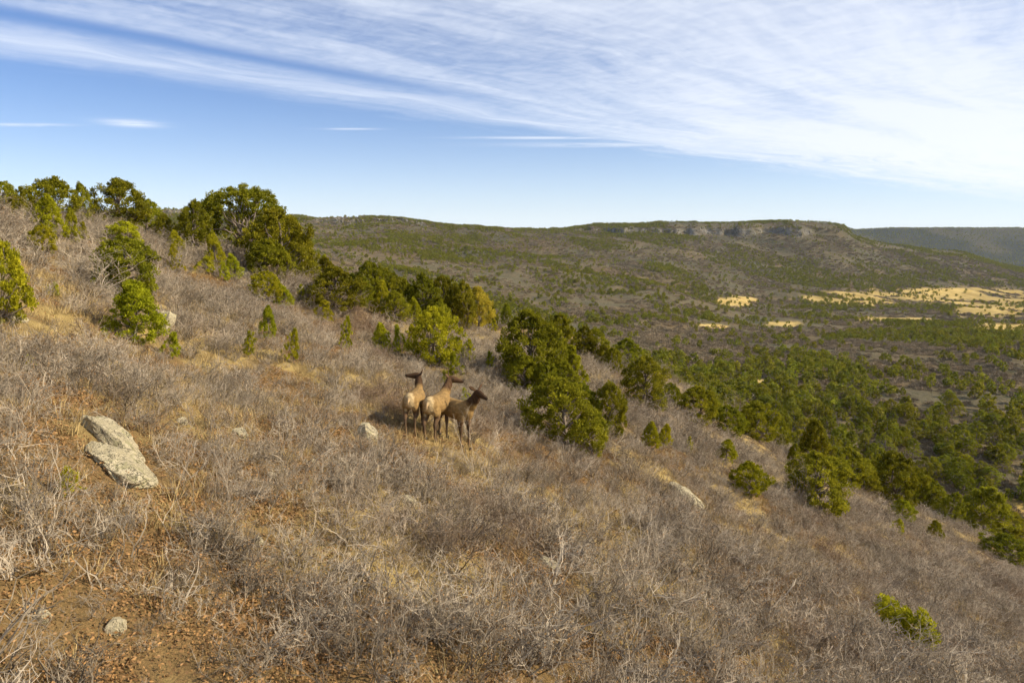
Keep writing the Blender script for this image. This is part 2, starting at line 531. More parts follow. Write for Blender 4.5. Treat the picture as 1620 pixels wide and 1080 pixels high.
MAT = {
    'ground': mat_ground(),
    'pine': mat_foliage('pine_needles_fresh', (0.150, 0.163, 0.010), (0.540, 0.505, 0.026)),
    'juniper': mat_foliage('juniper_olive', (0.095, 0.105, 0.010), (0.370, 0.345, 0.024)),
    'dark': mat_foliage('juniper_dark', (0.068, 0.080, 0.010), (0.350, 0.335, 0.022)),
    'forest': mat_foliage('forest_green', (0.110, 0.124, 0.016), (0.360, 0.345, 0.034)),
    'gold': mat_foliage('autumn_leaves', (0.40, 0.36, 0.03), (0.72, 0.64, 0.08)),
    'bark': mat_bark('pine_bark', (0.13, 0.10, 0.075), (0.26, 0.215, 0.17), 9.0),
    'twig': mat_twig(),
    'scrub': mat_bark('far_oak_scrub', (0.180, 0.146, 0.096), (0.310, 0.240, 0.152), 0.06),
    'rock': mat_rock(),
    'farrock': mat_plain('ridge_rock', (0.26, 0.235, 0.18), 0.95, 0.1),
    'leaf': mat_leaf(),
    'straw': mat_straw(),
    'coat': mat_coat(),
    'eye': mat_plain('elk_eye', (0.012, 0.008, 0.006), 0.15, 0.6),
    'hoof': mat_plain('elk_hoof', (0.03, 0.024, 0.02), 0.5, 0.3),
}


# ------------------------------------------------------------------ mesh helpers
def mesh_np(name, verts, faces, mat=None, smooth=False, attrs=None):
    """verts (n,3); faces (m,3) or (m,4) array, or a list of such arrays"""
    me = bpy.data.meshes.new(name)
    if not isinstance(faces, list):
        faces = [faces]
    faces = [np.asarray(f, dtype=np.int32) for f in faces if len(f)]
    nv = len(verts)
    loops = np.concatenate([f.ravel() for f in faces]) if faces else np.zeros(0, np.int32)
    tot = np.concatenate([np.full(len(f), f.shape[1], np.int32) for f in faces]) if faces else np.zeros(0, np.int32)
    me.vertices.add(nv)
    me.vertices.foreach_set('co', np.asarray(verts, np.float32).ravel())
    if len(loops):
        me.loops.add(len(loops))
        me.polygons.add(len(tot))
        me.loops.foreach_set('vertex_index', loops)
        start = np.concatenate([[0], np.cumsum(tot)[:-1]]).astype(np.int32)
        me.polygons.foreach_set('loop_start', start)
        me.polygons.foreach_set('use_smooth', np.full(len(tot), smooth))
    for k, v in (attrs or {}).items():
        v = np.asarray(v, np.float32)
        if v.ndim == 1:
            a = me.attributes.new(k, 'FLOAT', 'POINT')
            a.data.foreach_set('value', v)
        elif v.shape[1] == 4:
            a = me.attributes.new(k, 'FLOAT_COLOR', 'POINT')
            a.data.foreach_set('color', v.ravel())
    if mat is not None:
        for mm in (mat if isinstance(mat, (list, tuple)) else [mat]):
            me.materials.append(mm)
    me.update(calc_edges=True)
    me.validate()
    return me


def link(name, me, parent=None, loc=(0, 0, 0), rot=(0, 0, 0), scale=(1, 1, 1)):
    o = bpy.data.objects.new(name, me)
    C.objects.link(o)
    o.location = loc
    o.rotation_euler = rot
    o.scale = scale
    if parent is not None:
        o.parent = parent
    return o


def tag(o, label=None, cat=None, group=None, kind=None):
    for k, v in (('label', label), ('category', cat), ('group', group), ('kind', kind)):
        if v:
            o[k] = v
    return o


class Tubes:
    """tapered tubes with few sides, gathered into one mesh"""
    def __init__(self):
        self.v, self.f, self.n = [], [], 0

    def add(self, pts, rad, k=3):
        pts = np.asarray(pts, float)
        rad = np.asarray(rad, float)
        m = len(pts)
        t = np.gradient(pts, axis=0)
        t /= np.linalg.norm(t, axis=1)[:, None] + 1e-9
        up = np.where(np.abs(t[:, 2:3]) > 0.9, np.array([[1.0, 0, 0]]), np.array([[0, 0, 1.0]]))
        a = np.cross(t, up)
        a /= np.linalg.norm(a, axis=1)[:, None] + 1e-9
        b = np.cross(t, a)
        ang = np.arange(k) * 2 * math.pi / k
        ring = pts[:, None, :] + rad[:, None, None] * (np.cos(ang)[None, :, None] * a[:, None, :] + np.sin(ang)[None, :, None] * b[:, None, :])
        self.v.append(ring.reshape(-1, 3))
        i = np.arange(m - 1)[:, None] * k
        j = np.arange(k)[None, :]
        j2 = (j + 1) % k
        q = np.stack([i + j, i + j2, i + k + j2, i + k + j], axis=-1).reshape(-1, 4) + self.n
        self.f.append(q)
        self.n += m * k

    def arrays(self):
        return np.concatenate(self.v), np.concatenate(self.f)


def leaf_quads(rng, pos, axis, length, width):
    """one lozenge per position, its long side along axis"""
    n = len(pos)
    axis = axis / (np.linalg.norm(axis, axis=1)[:, None] + 1e-9)
    r = rng.normal(size=(n, 3))
    side = np.cross(axis, r)
    side /= np.linalg.norm(side, axis=1)[:, None] + 1e-9
    L = np.asarray(length).reshape(-1, 1) * np.ones((n, 1))
    W = np.asarray(width).reshape(-1, 1) * np.ones((n, 1))
    v = np.stack([pos - axis * L * 0.5, pos + side * W * 0.5, pos + axis * L * 0.5, pos - side * W * 0.5], axis=1).reshape(-1, 3)
    f = np.arange(n * 4).reshape(-1, 4)
    return v, f


# ------------------------------------------------------------------ the ground, one sheet to the horizon
def build_ground():
    th = np.concatenate([np.radians(np.arange(-180, -46, 3.0)), np.radians(np.arange(-45, 45.01, 0.15)), np.radians(np.arange(48, 180, 3.0))])
    r = np.concatenate([np.geomspace(1.5, 1500, 560), np.arange(1506, 1800, 6.0), np.geomspace(1805, 8000, 90)])
    R, T = np.meshgrid(r, th, indexing='ij')
    x = R * np.sin(T)
    y = R * np.cos(T)
    z = ground_z(x, y)
    nr, nt = R.shape
    verts = np.stack([x, y, z], -1).reshape(-1, 3)
    i = np.arange(nr - 1)[:, None] * nt
    j = np.arange(nt)[None, :]
    j2 = (j + 1) % nt
    q = np.stack([i + j, i + j2, i + nt + j2, i + nt + j], -1).reshape(-1, 4)
    cz = ground_z(np.array([0.0]), np.array([0.0]))[0]
    verts = np.concatenate([verts, [[0, 0, cz]]])
    c = len(verts) - 1
    jj = np.arange(nt)
    tri = np.stack([np.full(nt, c), (jj + 1) % nt, jj], -1)
    xf, yf, zf = verts[:, 0], verts[:, 1], verts[:, 2]
    a = near_z(xf, yf)
    b = far_z(xf, yf)
    val = np.clip((b - a) / 3.0 + 0.2, 0, 1) * (yf > 50)
    val = np.maximum(val, np.clip((np.hypot(xf, yf) - 110) / 60, 0, 1))
    mead = meadow_mask(xf, yf, zf)
    gy = np.abs(np.gradient(z, axis=0) / np.gradient(R, axis=0))
    rock = np.clip((gy - 0.42) * 3.5, 0, 1) * (R > 900)
    rock = np.concatenate([rock.ravel(), [0]])
    leafy = leafy_mask(xf, yf)
    con = np.clip((np.hypot(xf, yf) - 2400) / 500, 0, 1) * np.clip(0.85 + 0.5 * fbm(xf * 0.004, yf * 0.004, 3, 221), 0, 1)
    rr_ = np.hypot(xf, yf)
    con = np.maximum(con, 0.32 * np.clip((rr_ - 850) / 300, 0, 1) * np.clip(0.65 + 0.8 * fbm(xf * 0.012, yf * 0.008, 4, 225), 0, 1))
    me = mesh_np('ground', verts, [q[:, ::-1], tri[:, ::-1]], MAT['ground'], True, {'valley': val, 'meadow': mead, 'rock': rock, 'leafy': leafy, 'conifers': con})
    o = link('ground', me)
    tag(o, 'brushy hillside falling into a wide valley ringed by mesas', None, None, 'structure')
    return o


build_ground()


# ------------------------------------------------------------------ scattering of uncountable plants (geometry nodes)
def scatter(name, sources, pts, rot, scl, idx, label):
    me = mesh_np(name, pts, np.zeros((0, 3), int))
    a = me.attributes.new('rot', 'FLOAT_VECTOR', 'POINT')
    a.data.foreach_set('vector', np.asarray(rot, np.float32).ravel())
    a = me.attributes.new('scl', 'FLOAT_VECTOR', 'POINT')
    a.data.foreach_set('vector', np.asarray(scl, np.float32).ravel())
    a = me.attributes.new('idx', 'INT', 'POINT')
    a.data.foreach_set('value', np.asarray(idx, np.int32))
    o = link(name, me)
    ng = bpy.data.node_groups.new(name + '_scatter', 'GeometryNodeTree')
    ng.interface.new_socket('Geometry', in_out='INPUT', socket_type='NodeSocketGeometry')
    ng.interface.new_socket('Geometry', in_out='OUTPUT', socket_type='NodeSocketGeometry')
    N, L = ng.nodes, ng.links
    gi, go = N.new('NodeGroupInput'), N.new('NodeGroupOutput')
    iop = N.new('GeometryNodeInstanceOnPoints')
    jn = N.new('GeometryNodeJoinGeometry')
    for s in sources:
        oi = N.new('GeometryNodeObjectInfo')
        oi.inputs['Object'].default_value = s
        oi.inputs['As Instance'].default_value = False
        gti = N.new('GeometryNodeGeometryToInstance')
        L.new(oi.outputs['Geometry'], gti.inputs[0])
        L.new(gti.outputs[0], jn.inputs[0])

    def named(nm, ty):
        nd = N.new('GeometryNodeInputNamedAttribute')
        nd.data_type = ty
        nd.inputs['Name'].default_value = nm
        return nd.outputs[0]
    e2r = N.new('FunctionNodeEulerToRotation')
    L.new(named('rot', 'FLOAT_VECTOR'), e2r.inputs[0])
    L.new(gi.outputs[0], iop.inputs['Points'])
    L.new(jn.outputs[0], iop.inputs['Instance'])
    iop.inputs['Pick Instance'].default_value = True
    L.new(named('idx', 'INT'), iop.inputs['Instance Index'])
    L.new(e2r.outputs[0], iop.inputs['Rotation'])
    L.new(named('scl', 'FLOAT_VECTOR'), iop.inputs['Scale'])
    L.new(iop.outputs[0], go.inputs[0])
    md = o.modifiers.new('scatter', 'NODES')
    md.node_group = ng
    tag(o, label, None, None, 'stuff')
    return o


def source(me):
    return bpy.data.objects.new(me.name, me)        # never linked: only a shape to repeat

# ------------------------------------------------------------------ plant shapes
def shrub_arrays(seed, height=1.25, stems=10, spread=0.55, twigs=5, droop=0.0, thick=1.0):
    """bare multi-stemmed oak: crooked stems that fork twice into twigs"""
    rng = np.random.default_rng(seed)
    tb = Tubes()
    tips = []

    def grow(p, d, length, r, nseg, wig):
        pts = [p]
        q = p.copy()
        for _ in range(nseg):
            d = d + rng.normal(size=3) * wig
            d[2] += 0.06
            d /= np.linalg.norm(d)
            q = q + d * length / nseg
            pts.append(q.copy())
        tb.add(pts, np.linspace(r, r * 0.5, nseg + 1), 3)
        return np.array(pts), d
    for s in range(stems):
        a = rng.uniform(0, 2 * math.pi)
        rr = spread * math.sqrt(rng.uniform()) * 0.7
        lean = rng.uniform(0.1, 0.75)
        p = np.array([rr * math.cos(a), rr * math.sin(a), -0.08])
        a2 = a + rng.normal() * 0.7
        d = np.array([math.cos(a2) * lean, math.sin(a2) * lean, 1.0])
        h = height * rng.uniform(0.5, 1.0)
        r0 = 0.0110 * thick * rng.uniform(0.7, 1.5)
        st, d1 = grow(p, d / np.linalg.norm(d), h, r0, 5, 0.20)
        for b in range(rng.integers(3, 6)):
            k = rng.integers(1, 6)
            d2 = d1 + rng.normal(size=3) * 0.75
            d2[2] = abs(d2[2]) * 0.7 + 0.1
            br, d3 = grow(st[k], d2 / np.linalg.norm(d2), h * rng.uniform(0.25, 0.5), r0 * 0.52, 3, 0.30)
            for t in range(twigs):
                k2 = rng.integers(1, 4)
                d4 = d3 + rng.normal(size=3) * 0.85
                d4[2] += 0.1
                tw, _ = grow(br[k2], d4 / np.linalg.norm(d4), h * rng.uniform(0.10, 0.26), max(r0 * 0.28, 0.0030 * thick), 2, 0.35)
                tips.append(tw[-1])
                tips.append(tw[1])
    v, f = tb.arrays()
    return v, f, np.array(tips), rng


def shrub_mesh(name, seed, leaves=0, **kw):
    leaves = int(leaves * 1.6)
    v, f, tips, rng = shrub_arrays(seed, **kw)
    if leaves:
        sel = tips[rng.integers(0, len(tips), leaves)] + rng.normal(size=(leaves, 3)) * 0.03
        lv, lf = leaf_quads(rng, sel, rng.normal(size=(leaves, 3)), rng.uniform(0.03, 0.055, leaves), rng.uniform(0.018, 0.032, leaves))
        tint = np.concatenate([np.zeros(len(v)), np.repeat(rng.uniform(0.2, 1, leaves), 4)])
        me = mesh_np(name, np.concatenate([v, lv]), np.concatenate([f, lf + len(v)]), [MAT['twig'], MAT['leaf']], False, {'tint': tint})
        idx = np.concatenate([np.zeros(len(f), np.int32), np.ones(len(lf), np.int32)])
        me.polygons.foreach_set('material_index', idx)
        return me
    return mesh_np(name, v, f, MAT['twig'])


def far_scrub_mesh(name, seed):
    """scrub seen from far: a low twiggy clump of broader sprays"""
    rng = np.random.default_rng(seed)
    n = 90
    a = rng.uniform(0, 2 * math.pi, n)
    r = np.sqrt(rng.uniform(0, 1, n)) * 1.3
    h = 1.25 * (1 - (r / 1.6) ** 2) * rng.uniform(0.45, 1.0, n)
    pos = np.stack([r * np.cos(a), r * np.sin(a), h * 0.62], -1)
    ax = np.stack([np.cos(a) * 0.5 * r, np.sin(a) * 0.5 * r, np.ones(n)], -1) + rng.normal(size=(n, 3)) * 0.35
    v, f = leaf_quads(rng, pos, ax, h * 0.9 + 0.2, rng.uniform(0.06, 0.20, n))
    return mesh_np(name, v, f, MAT['scrub'])


def crown_from_clumps(rng, cen, rad, per, L, W, squash=0.8, upb=0.7):
    n = len(cen)
    k = n * per
    ci = np.repeat(np.arange(n), per)
    d = rng.normal(size=(k, 3))
    d /= np.linalg.norm(d, axis=1)[:, None]
    u = rng.uniform(0, 1, k) ** 0.45
    pos = cen[ci] + d * (rad[ci] * u)[:, None] * np.array([1, 1, squash])
    ax = d * 1.0 + np.array([0, 0, upb]) + rng.normal(size=(k, 3)) * 0.55
    v, f = leaf_quads(rng, pos, ax, L * rng.uniform(0.7, 1.35, k), W * rng.uniform(0.7, 1.35, k))
    ct = rng.uniform(0, 1, n)
    tint = np.clip(0.55 * ct[ci] + 0.45 * rng.uniform(0, 1, k) + 0.15 * (u - 0.7), 0, 1)
    return v, f, np.repeat(tint, 4)


def limb(rng, a, b, bend=0.15, n=5):
    a, b = np.asarray(a, float), np.asarray(b, float)
    t = np.linspace(0, 1, n)[:, None]
    p = a + (b - a) * t
    L = np.linalg.norm(b - a)
    off = rng.normal(size=3) * bend * L
    p = p + off * (np.sin(t * math.pi))
    p[1:-1] += rng.normal(size=(n - 2, 3)) * L * 0.035
    return p


def tree_meshes(kind, seed, foliage, detail=1.0):
    """unit tree: height 1, crown width about 1 (scaled per tree).  Returns trunk mesh, crown mesh"""
    rng = np.random.default_rng(seed)
    tb = Tubes()
    cen, rad = [], []
    if kind in ('juniper', 'pinyon', 'cone'):
        N = int({'juniper': 270, 'pinyon': 210, 'cone': 225}[kind] * detail)
        lob = rng.uniform(0, 6.28, 4)
        leanx, leany = rng.normal(size=2) * 0.05
        for i in range(N):
            u = rng.uniform(0.0, 1.0) ** (0.85 if kind != 'pinyon' else 0.7)
            if kind == 'juniper':
                prof = (math.sin(math.pi * (0.10 + 0.90 * u)) ** 0.62) * 0.5
            elif kind == 'cone':
                prof = 0.5 * (1 - u) ** 0.72 * (0.55 + 0.45 * min(1, u * 7)) + 0.035
            else:
                prof = (math.sin(math.pi * (0.16 + 0.82 * u)) ** 0.8) * 0.5
            a = rng.uniform(0, 2 * math.pi)
            lump = 1 + 0.17 * math.sin(3 * a + lob[0] + 4 * u) + 0.13 * math.sin(5 * a - lob[1] - 7 * u) + 0.12 * math.sin(2 * a + lob[2] + 9 * u)
            rr = prof * lump * (rng.uniform(0.42, 1.0) ** 0.45)
            z = 0.07 + 0.89 * u + rng.normal() * 0.02
            cen.append((rr * math.cos(a) + leanx * u, rr * math.sin(a) + leany * u, z))
            rad.append(rng.uniform(0.045, 0.088) * (1.0 if kind != 'pinyon' else 1.1) * (0.75 if u > 0.85 else 1))
        per, L, W = 60, 0.038, 0.019
        top = 0.93
        tr = limb(rng, (0, 0, -0.06), (leanx, leany, top), 0.03, 7)
        tb.add(tr, np.linspace(0.040, 0.006, 7), 6)
        for i in rng.choice(len(cen), int(26 * min(1, detail)), replace=False):
            c = cen[i]
            k = min(max(int(c[2] * 0.75 * 6), 0), 5)
            tb.add(limb(rng, tr[k], c, 0.10, 4), np.linspace(0.012, 0.003, 4), 4)
        for i in range(9):                      # dead grey limbs showing at the skirt
            a = rng.uniform(0, 2 * math.pi)
            e = np.array([0.52 * math.cos(a), 0.52 * math.sin(a), rng.uniform(0.08, 0.62)]) * np.array([1, 1, 1]) * rng.uniform(0.75, 1.05)
            tb.add(limb(rng, tr[int(rng.integers(0, 3))], e, 0.12, 5), np.linspace(0.010, 0.002, 5), 3)
    elif kind == 'sapling':
        N = 60
        tb.add([(0, 0, -0.08), (0.01, 0, 0.5), (0, 0.01, 0.96)], [0.022, 0.014, 0.005], 5)
        for i in range(N):
            u = (i + rng.uniform(0, 1)) / N
            a = i * 2.4 + rng.normal() * 0.3
            R = 0.46 * (1 - u) ** 0.6 * rng.uniform(0.2, 1.15) * (1 + 0.35 * math.sin(a + seed)) + 0.01
            z = 0.10 + 0.82 * u + 0.12 * R
            cen.append((R * math.cos(a), R * math.sin(a), z))
            rad.append(rng.uniform(0.05, 0.085))
            tb.add(limb(rng, (0, 0, z - 0.16 * (0.3 + R)), cen[-1], 0.06, 3), [0.008, 0.005, 0.002], 3)
        per, L, W = 44, 0.075, 0.022
    elif kind == 'sprawl':
        for lobe in range(5):
            ang = lobe * 1.3 + rng.uniform(-0.3, 0.3)
            lc = np.array([0.26 * math.cos(ang), 0.26 * math.sin(ang), 0.38 + 0.22 * rng.uniform()])
            for i in range(34):
                d = rng.normal(size=3)
                d /= np.linalg.norm(d)
                cen.append(tuple(lc + d * np.array([0.23, 0.23, 0.30]) * rng.uniform(0.5, 1)))
                rad.append(rng.uniform(0.06, 0.10))
            tb.add(limb(rng, (0, 0, -0.06), lc + np.array([0, 0, 0.2]), 0.12, 5), np.linspace(0.025, 0.008, 5), 5)
        per, L, W = 50, 0.055, 0.022
    cen = np.array(cen)
    rad = np.array(rad)
    cv, cf, ct = crown_from_clumps(rng, cen, rad, int(per), L, W)
    tv, tf = tb.arrays()
    trunk = mesh_np('trunk', tv, tf, MAT['bark'], True)
    crown = mesh_np('crown', cv, cf, MAT[foliage], False, {'tint': ct})
    return trunk, crown


def big_tree_meshes(seed):
    """old spreading pine in metres: short forked trunk, crooked limbs, domed crown with gaps"""
    rng = np.random.default_rng(seed)
    tb = Tubes()
    trunk_top = np.array([0.1, 0, 1.1])
    tb.add(limb(rng, (0.35, 0, -0.4), trunk_top, 0.05, 5), [0.34, 0.29, 0.26, 0.24, 0.21], 8)
    cen, rad = [], []
    limbs = []
    for i in range(17):
        a = i * 2.399 + rng.normal() * 0.25
        el = rng.uniform(0.22, 1.25)
        reach = rng.uniform(0.85, 1.0)
        e = trunk_top + np.array([3.5 * math.cos(a) * math.cos(el), 3.5 * math.sin(a) * math.cos(el), 3.9 * math.sin(el)]) * reach * 0.72
        p = limb(rng, trunk_top + np.array([0, 0, rng.uniform(-0.5, 0.1)]), e, 0.11, 7)
        tb.add(p, np.linspace(0.145, 0.035, 7), 6)
        limbs.append(p)
        for b in range(6):
            k = rng.integers(2, 7)
            dd = (p[k] - trunk_top)
            dd = dd / np.linalg.norm(dd) + rng.normal(size=3) * 0.55
            e2 = p[k] + dd * rng.uniform(0.4, 0.75)
            q = limb(rng, p[k], e2, 0.12, 4)
            tb.add(q, np.linspace(0.045, 0.012, 4), 4)
            da = (a + 1.17 + math.pi) % (2 * math.pi) - math.pi
            if abs(da) < 0.75 and el < 0.85:
                continue
            cen.append(q[-1])
            rad.append(rng.uniform(0.28, 0.46))
    for i in range(820):
        a = rng.uniform(0, 2 * math.pi)
        u = rng.uniform(0, 1)
        el = math.asin(u * 0.98)
        da = (a + 1.17 + math.pi) % (2 * math.pi) - math.pi
        if abs(da + 0.1) < 0.62 and el < 0.68:
            continue
        if vnoise(np.array([a * 1.6]), np.array([u * 3.0]), 91)[0] < -0.38:
            continue
        sh = rng.uniform(0.86, 1.03)
        cen.append((3.65 * math.cos(a) * math.cos(el) * sh, 3.65 * math.sin(a) * math.cos(el) * sh, 1.15 + 3.75 * math.sin(el) * sh - 0.25 * (math.cos(el) ** 4)))
        rad.append(rng.uniform(0.18, 0.34))
    for i in range(4):
        a = rng.uniform(3.6, 5.8)
        tb.add(limb(rng, (0.2, 0, 0.3), (2.2 * math.cos(a), 2.2 * math.sin(a), 0.2), 0.08, 5), np.linspace(0.06, 0.015, 5), 4)
    cen = np.array(cen)
    rad = np.array(rad)
    cv, cf, ct = crown_from_clumps(rng, cen, rad, 60, 0.14, 0.07, 0.7)
    tv, tf = tb.arrays()
    return mesh_np('trunk', tv, tf, MAT['bark'], True), mesh_np('crown', cv, cf, MAT['juniper'], False, {'tint': ct})


def far_tree_mesh(name, seed, tall=1.0):
    """a whole small tree for the distant woodland: clumps of facets and a stub of trunk"""
    rng = np.random.default_rng(seed)
    cen, rad = [], []
    for i in range(13):
        u = (i + 0.5) / 13
        a = i * 2.4 + rng.normal() * 0.4
        prof = 0.42 * math.sin(math.pi * (0.14 + 0.82 * u)) ** 0.7 * rng.uniform(0.5, 1)
        cen.append((prof * math.cos(a), prof * math.sin(a), 0.14 + 0.74 * u))
        rad.append(rng.uniform(0.13, 0.21))
    cv, cf, ct = crown_from_clumps(rng, np.array(cen), np.array(rad), 18, 0.16, 0.11)
    tb = Tubes()
    tb.add([(0, 0, -0.1), (0, 0, 0.6)], [0.04, 0.02], 4)
    tv, tf = tb.arrays()
    me = mesh_np(name, np.concatenate([cv, tv]), np.concatenate([cf, tf + len(cv)]), [MAT['forest'], MAT['bark']], False,
                 {'tint': np.concatenate([ct, np.zeros(len(tv))])})
    me.polygons.foreach_set('material_index', np.concatenate([np.zeros(len(cf), np.int32), np.ones(len(tf), np.int32)]))
    return me


def grass_mesh(name, seed):
    rng = np.random.default_rng(seed)
    n = 34
    a = rng.uniform(0, 6.28, n)
    r = np.sqrt(rng.uniform(0, 1, n)) * 0.16
    h = rng.uniform(0.12, 0.34, n)
    base = np.stack([r * np.cos(a), r * np.sin(a), np.full(n, -0.02)], -1)
    lean = np.stack([np.cos(a), np.sin(a), np.zeros(n)], -1) * rng.uniform(0.2, 0.9, n)[:, None] * h[:, None] + rng.normal(size=(n, 3)) * 0.03
    tip = base + lean + np.stack([np.zeros(n), np.zeros(n), h], -1)
    b = rng.uniform(0, 6.28, n)
    w = np.stack([np.cos(b), np.sin(b), np.zeros(n)], -1) * 0.007
    v = np.stack([base - w, base + w, tip], 1).reshape(-1, 3)
    return mesh_np(name, v, np.arange(n * 3).reshape(-1, 3), MAT['straw'], False, {'tint': np.repeat(rng.uniform(0, 1, n), 3)})


def litter_mesh(name, seed):
    rng = np.random.default_rng(seed)
    n = 90
    a = rng.uniform(0, 6.28, n)
    r = np.sqrt(rng.uniform(0, 1, n)) * 0.42
    pos = np.stack([r * np.cos(a), r * np.sin(a), rng.uniform(0.005, 0.06, n)], -1)
    ax = rng.normal(size=(n, 3)) * np.array([1, 1, 0.45])
    v, f = leaf_quads(rng, pos, ax, rng.uniform(0.030, 0.058, n), rng.uniform(0.018, 0.034, n))
    return mesh_np(name, v, f, MAT['leaf'], False, {'tint': np.repeat(rng.uniform(0, 1, n), 4)})

# ------------------------------------------------------------------ trees one can tell apart
PAL = {
    'j': [tree_meshes('juniper', 100 + i, 'juniper') for i in range(4)],
    'd': [tree_meshes('juniper', 120 + i, 'dark') for i in range(4)],
    'p': [tree_meshes('pinyon', 140 + i, 'dark') for i in range(4)],
    'o': [tree_meshes('pinyon', 150 + i, 'juniper') for i in range(3)],
    'c': [tree_meshes('cone', 160 + i, 'pine') for i in range(4)],
    'l': [tree_meshes('juniper', 170 + i, 'pine') for i in range(3)],
    's': [tree_meshes('sapling', 180 + i, 'pine') for i in range(5)],
    'y': [tree_meshes('pinyon', 190, 'gold')],
    'w': [tree_meshes('sprawl', 195, 'pine')],
    'q': [tree_meshes('cone', 197 + i, 'dark') for i in range(3)],
}
NAMES = {'j': 'juniper_tree', 'd': 'juniper_tree', 'p': 'pinyon_pine', 'o': 'pinyon_pine', 'c': 'pine_tree', 'l': 'pinyon_pine', 's': 'pine_sapling', 'y': 'autumn_oak', 'w': 'juniper_tree', 'q': 'juniper_tree'}
_use = {}


def plant_tree(name, meshes, loc, h, w, label, cat, group=None, yaw=None):
    e = bpy.data.objects.new(name, None)
    C.objects.link(e)
    e.location = loc
    e.empty_display_size = 0.2
    yaw = random.uniform(0, 6.28) if yaw is None else yaw
    e.rotation_euler = (random.gauss(0, 0.07), random.gauss(0.02, 0.07), yaw)
    tag(e, label, cat, group)
    for nm, me in zip(('trunk', 'crown'), meshes):
        link(nm, me, e, scale=(w, w, h))
    return e


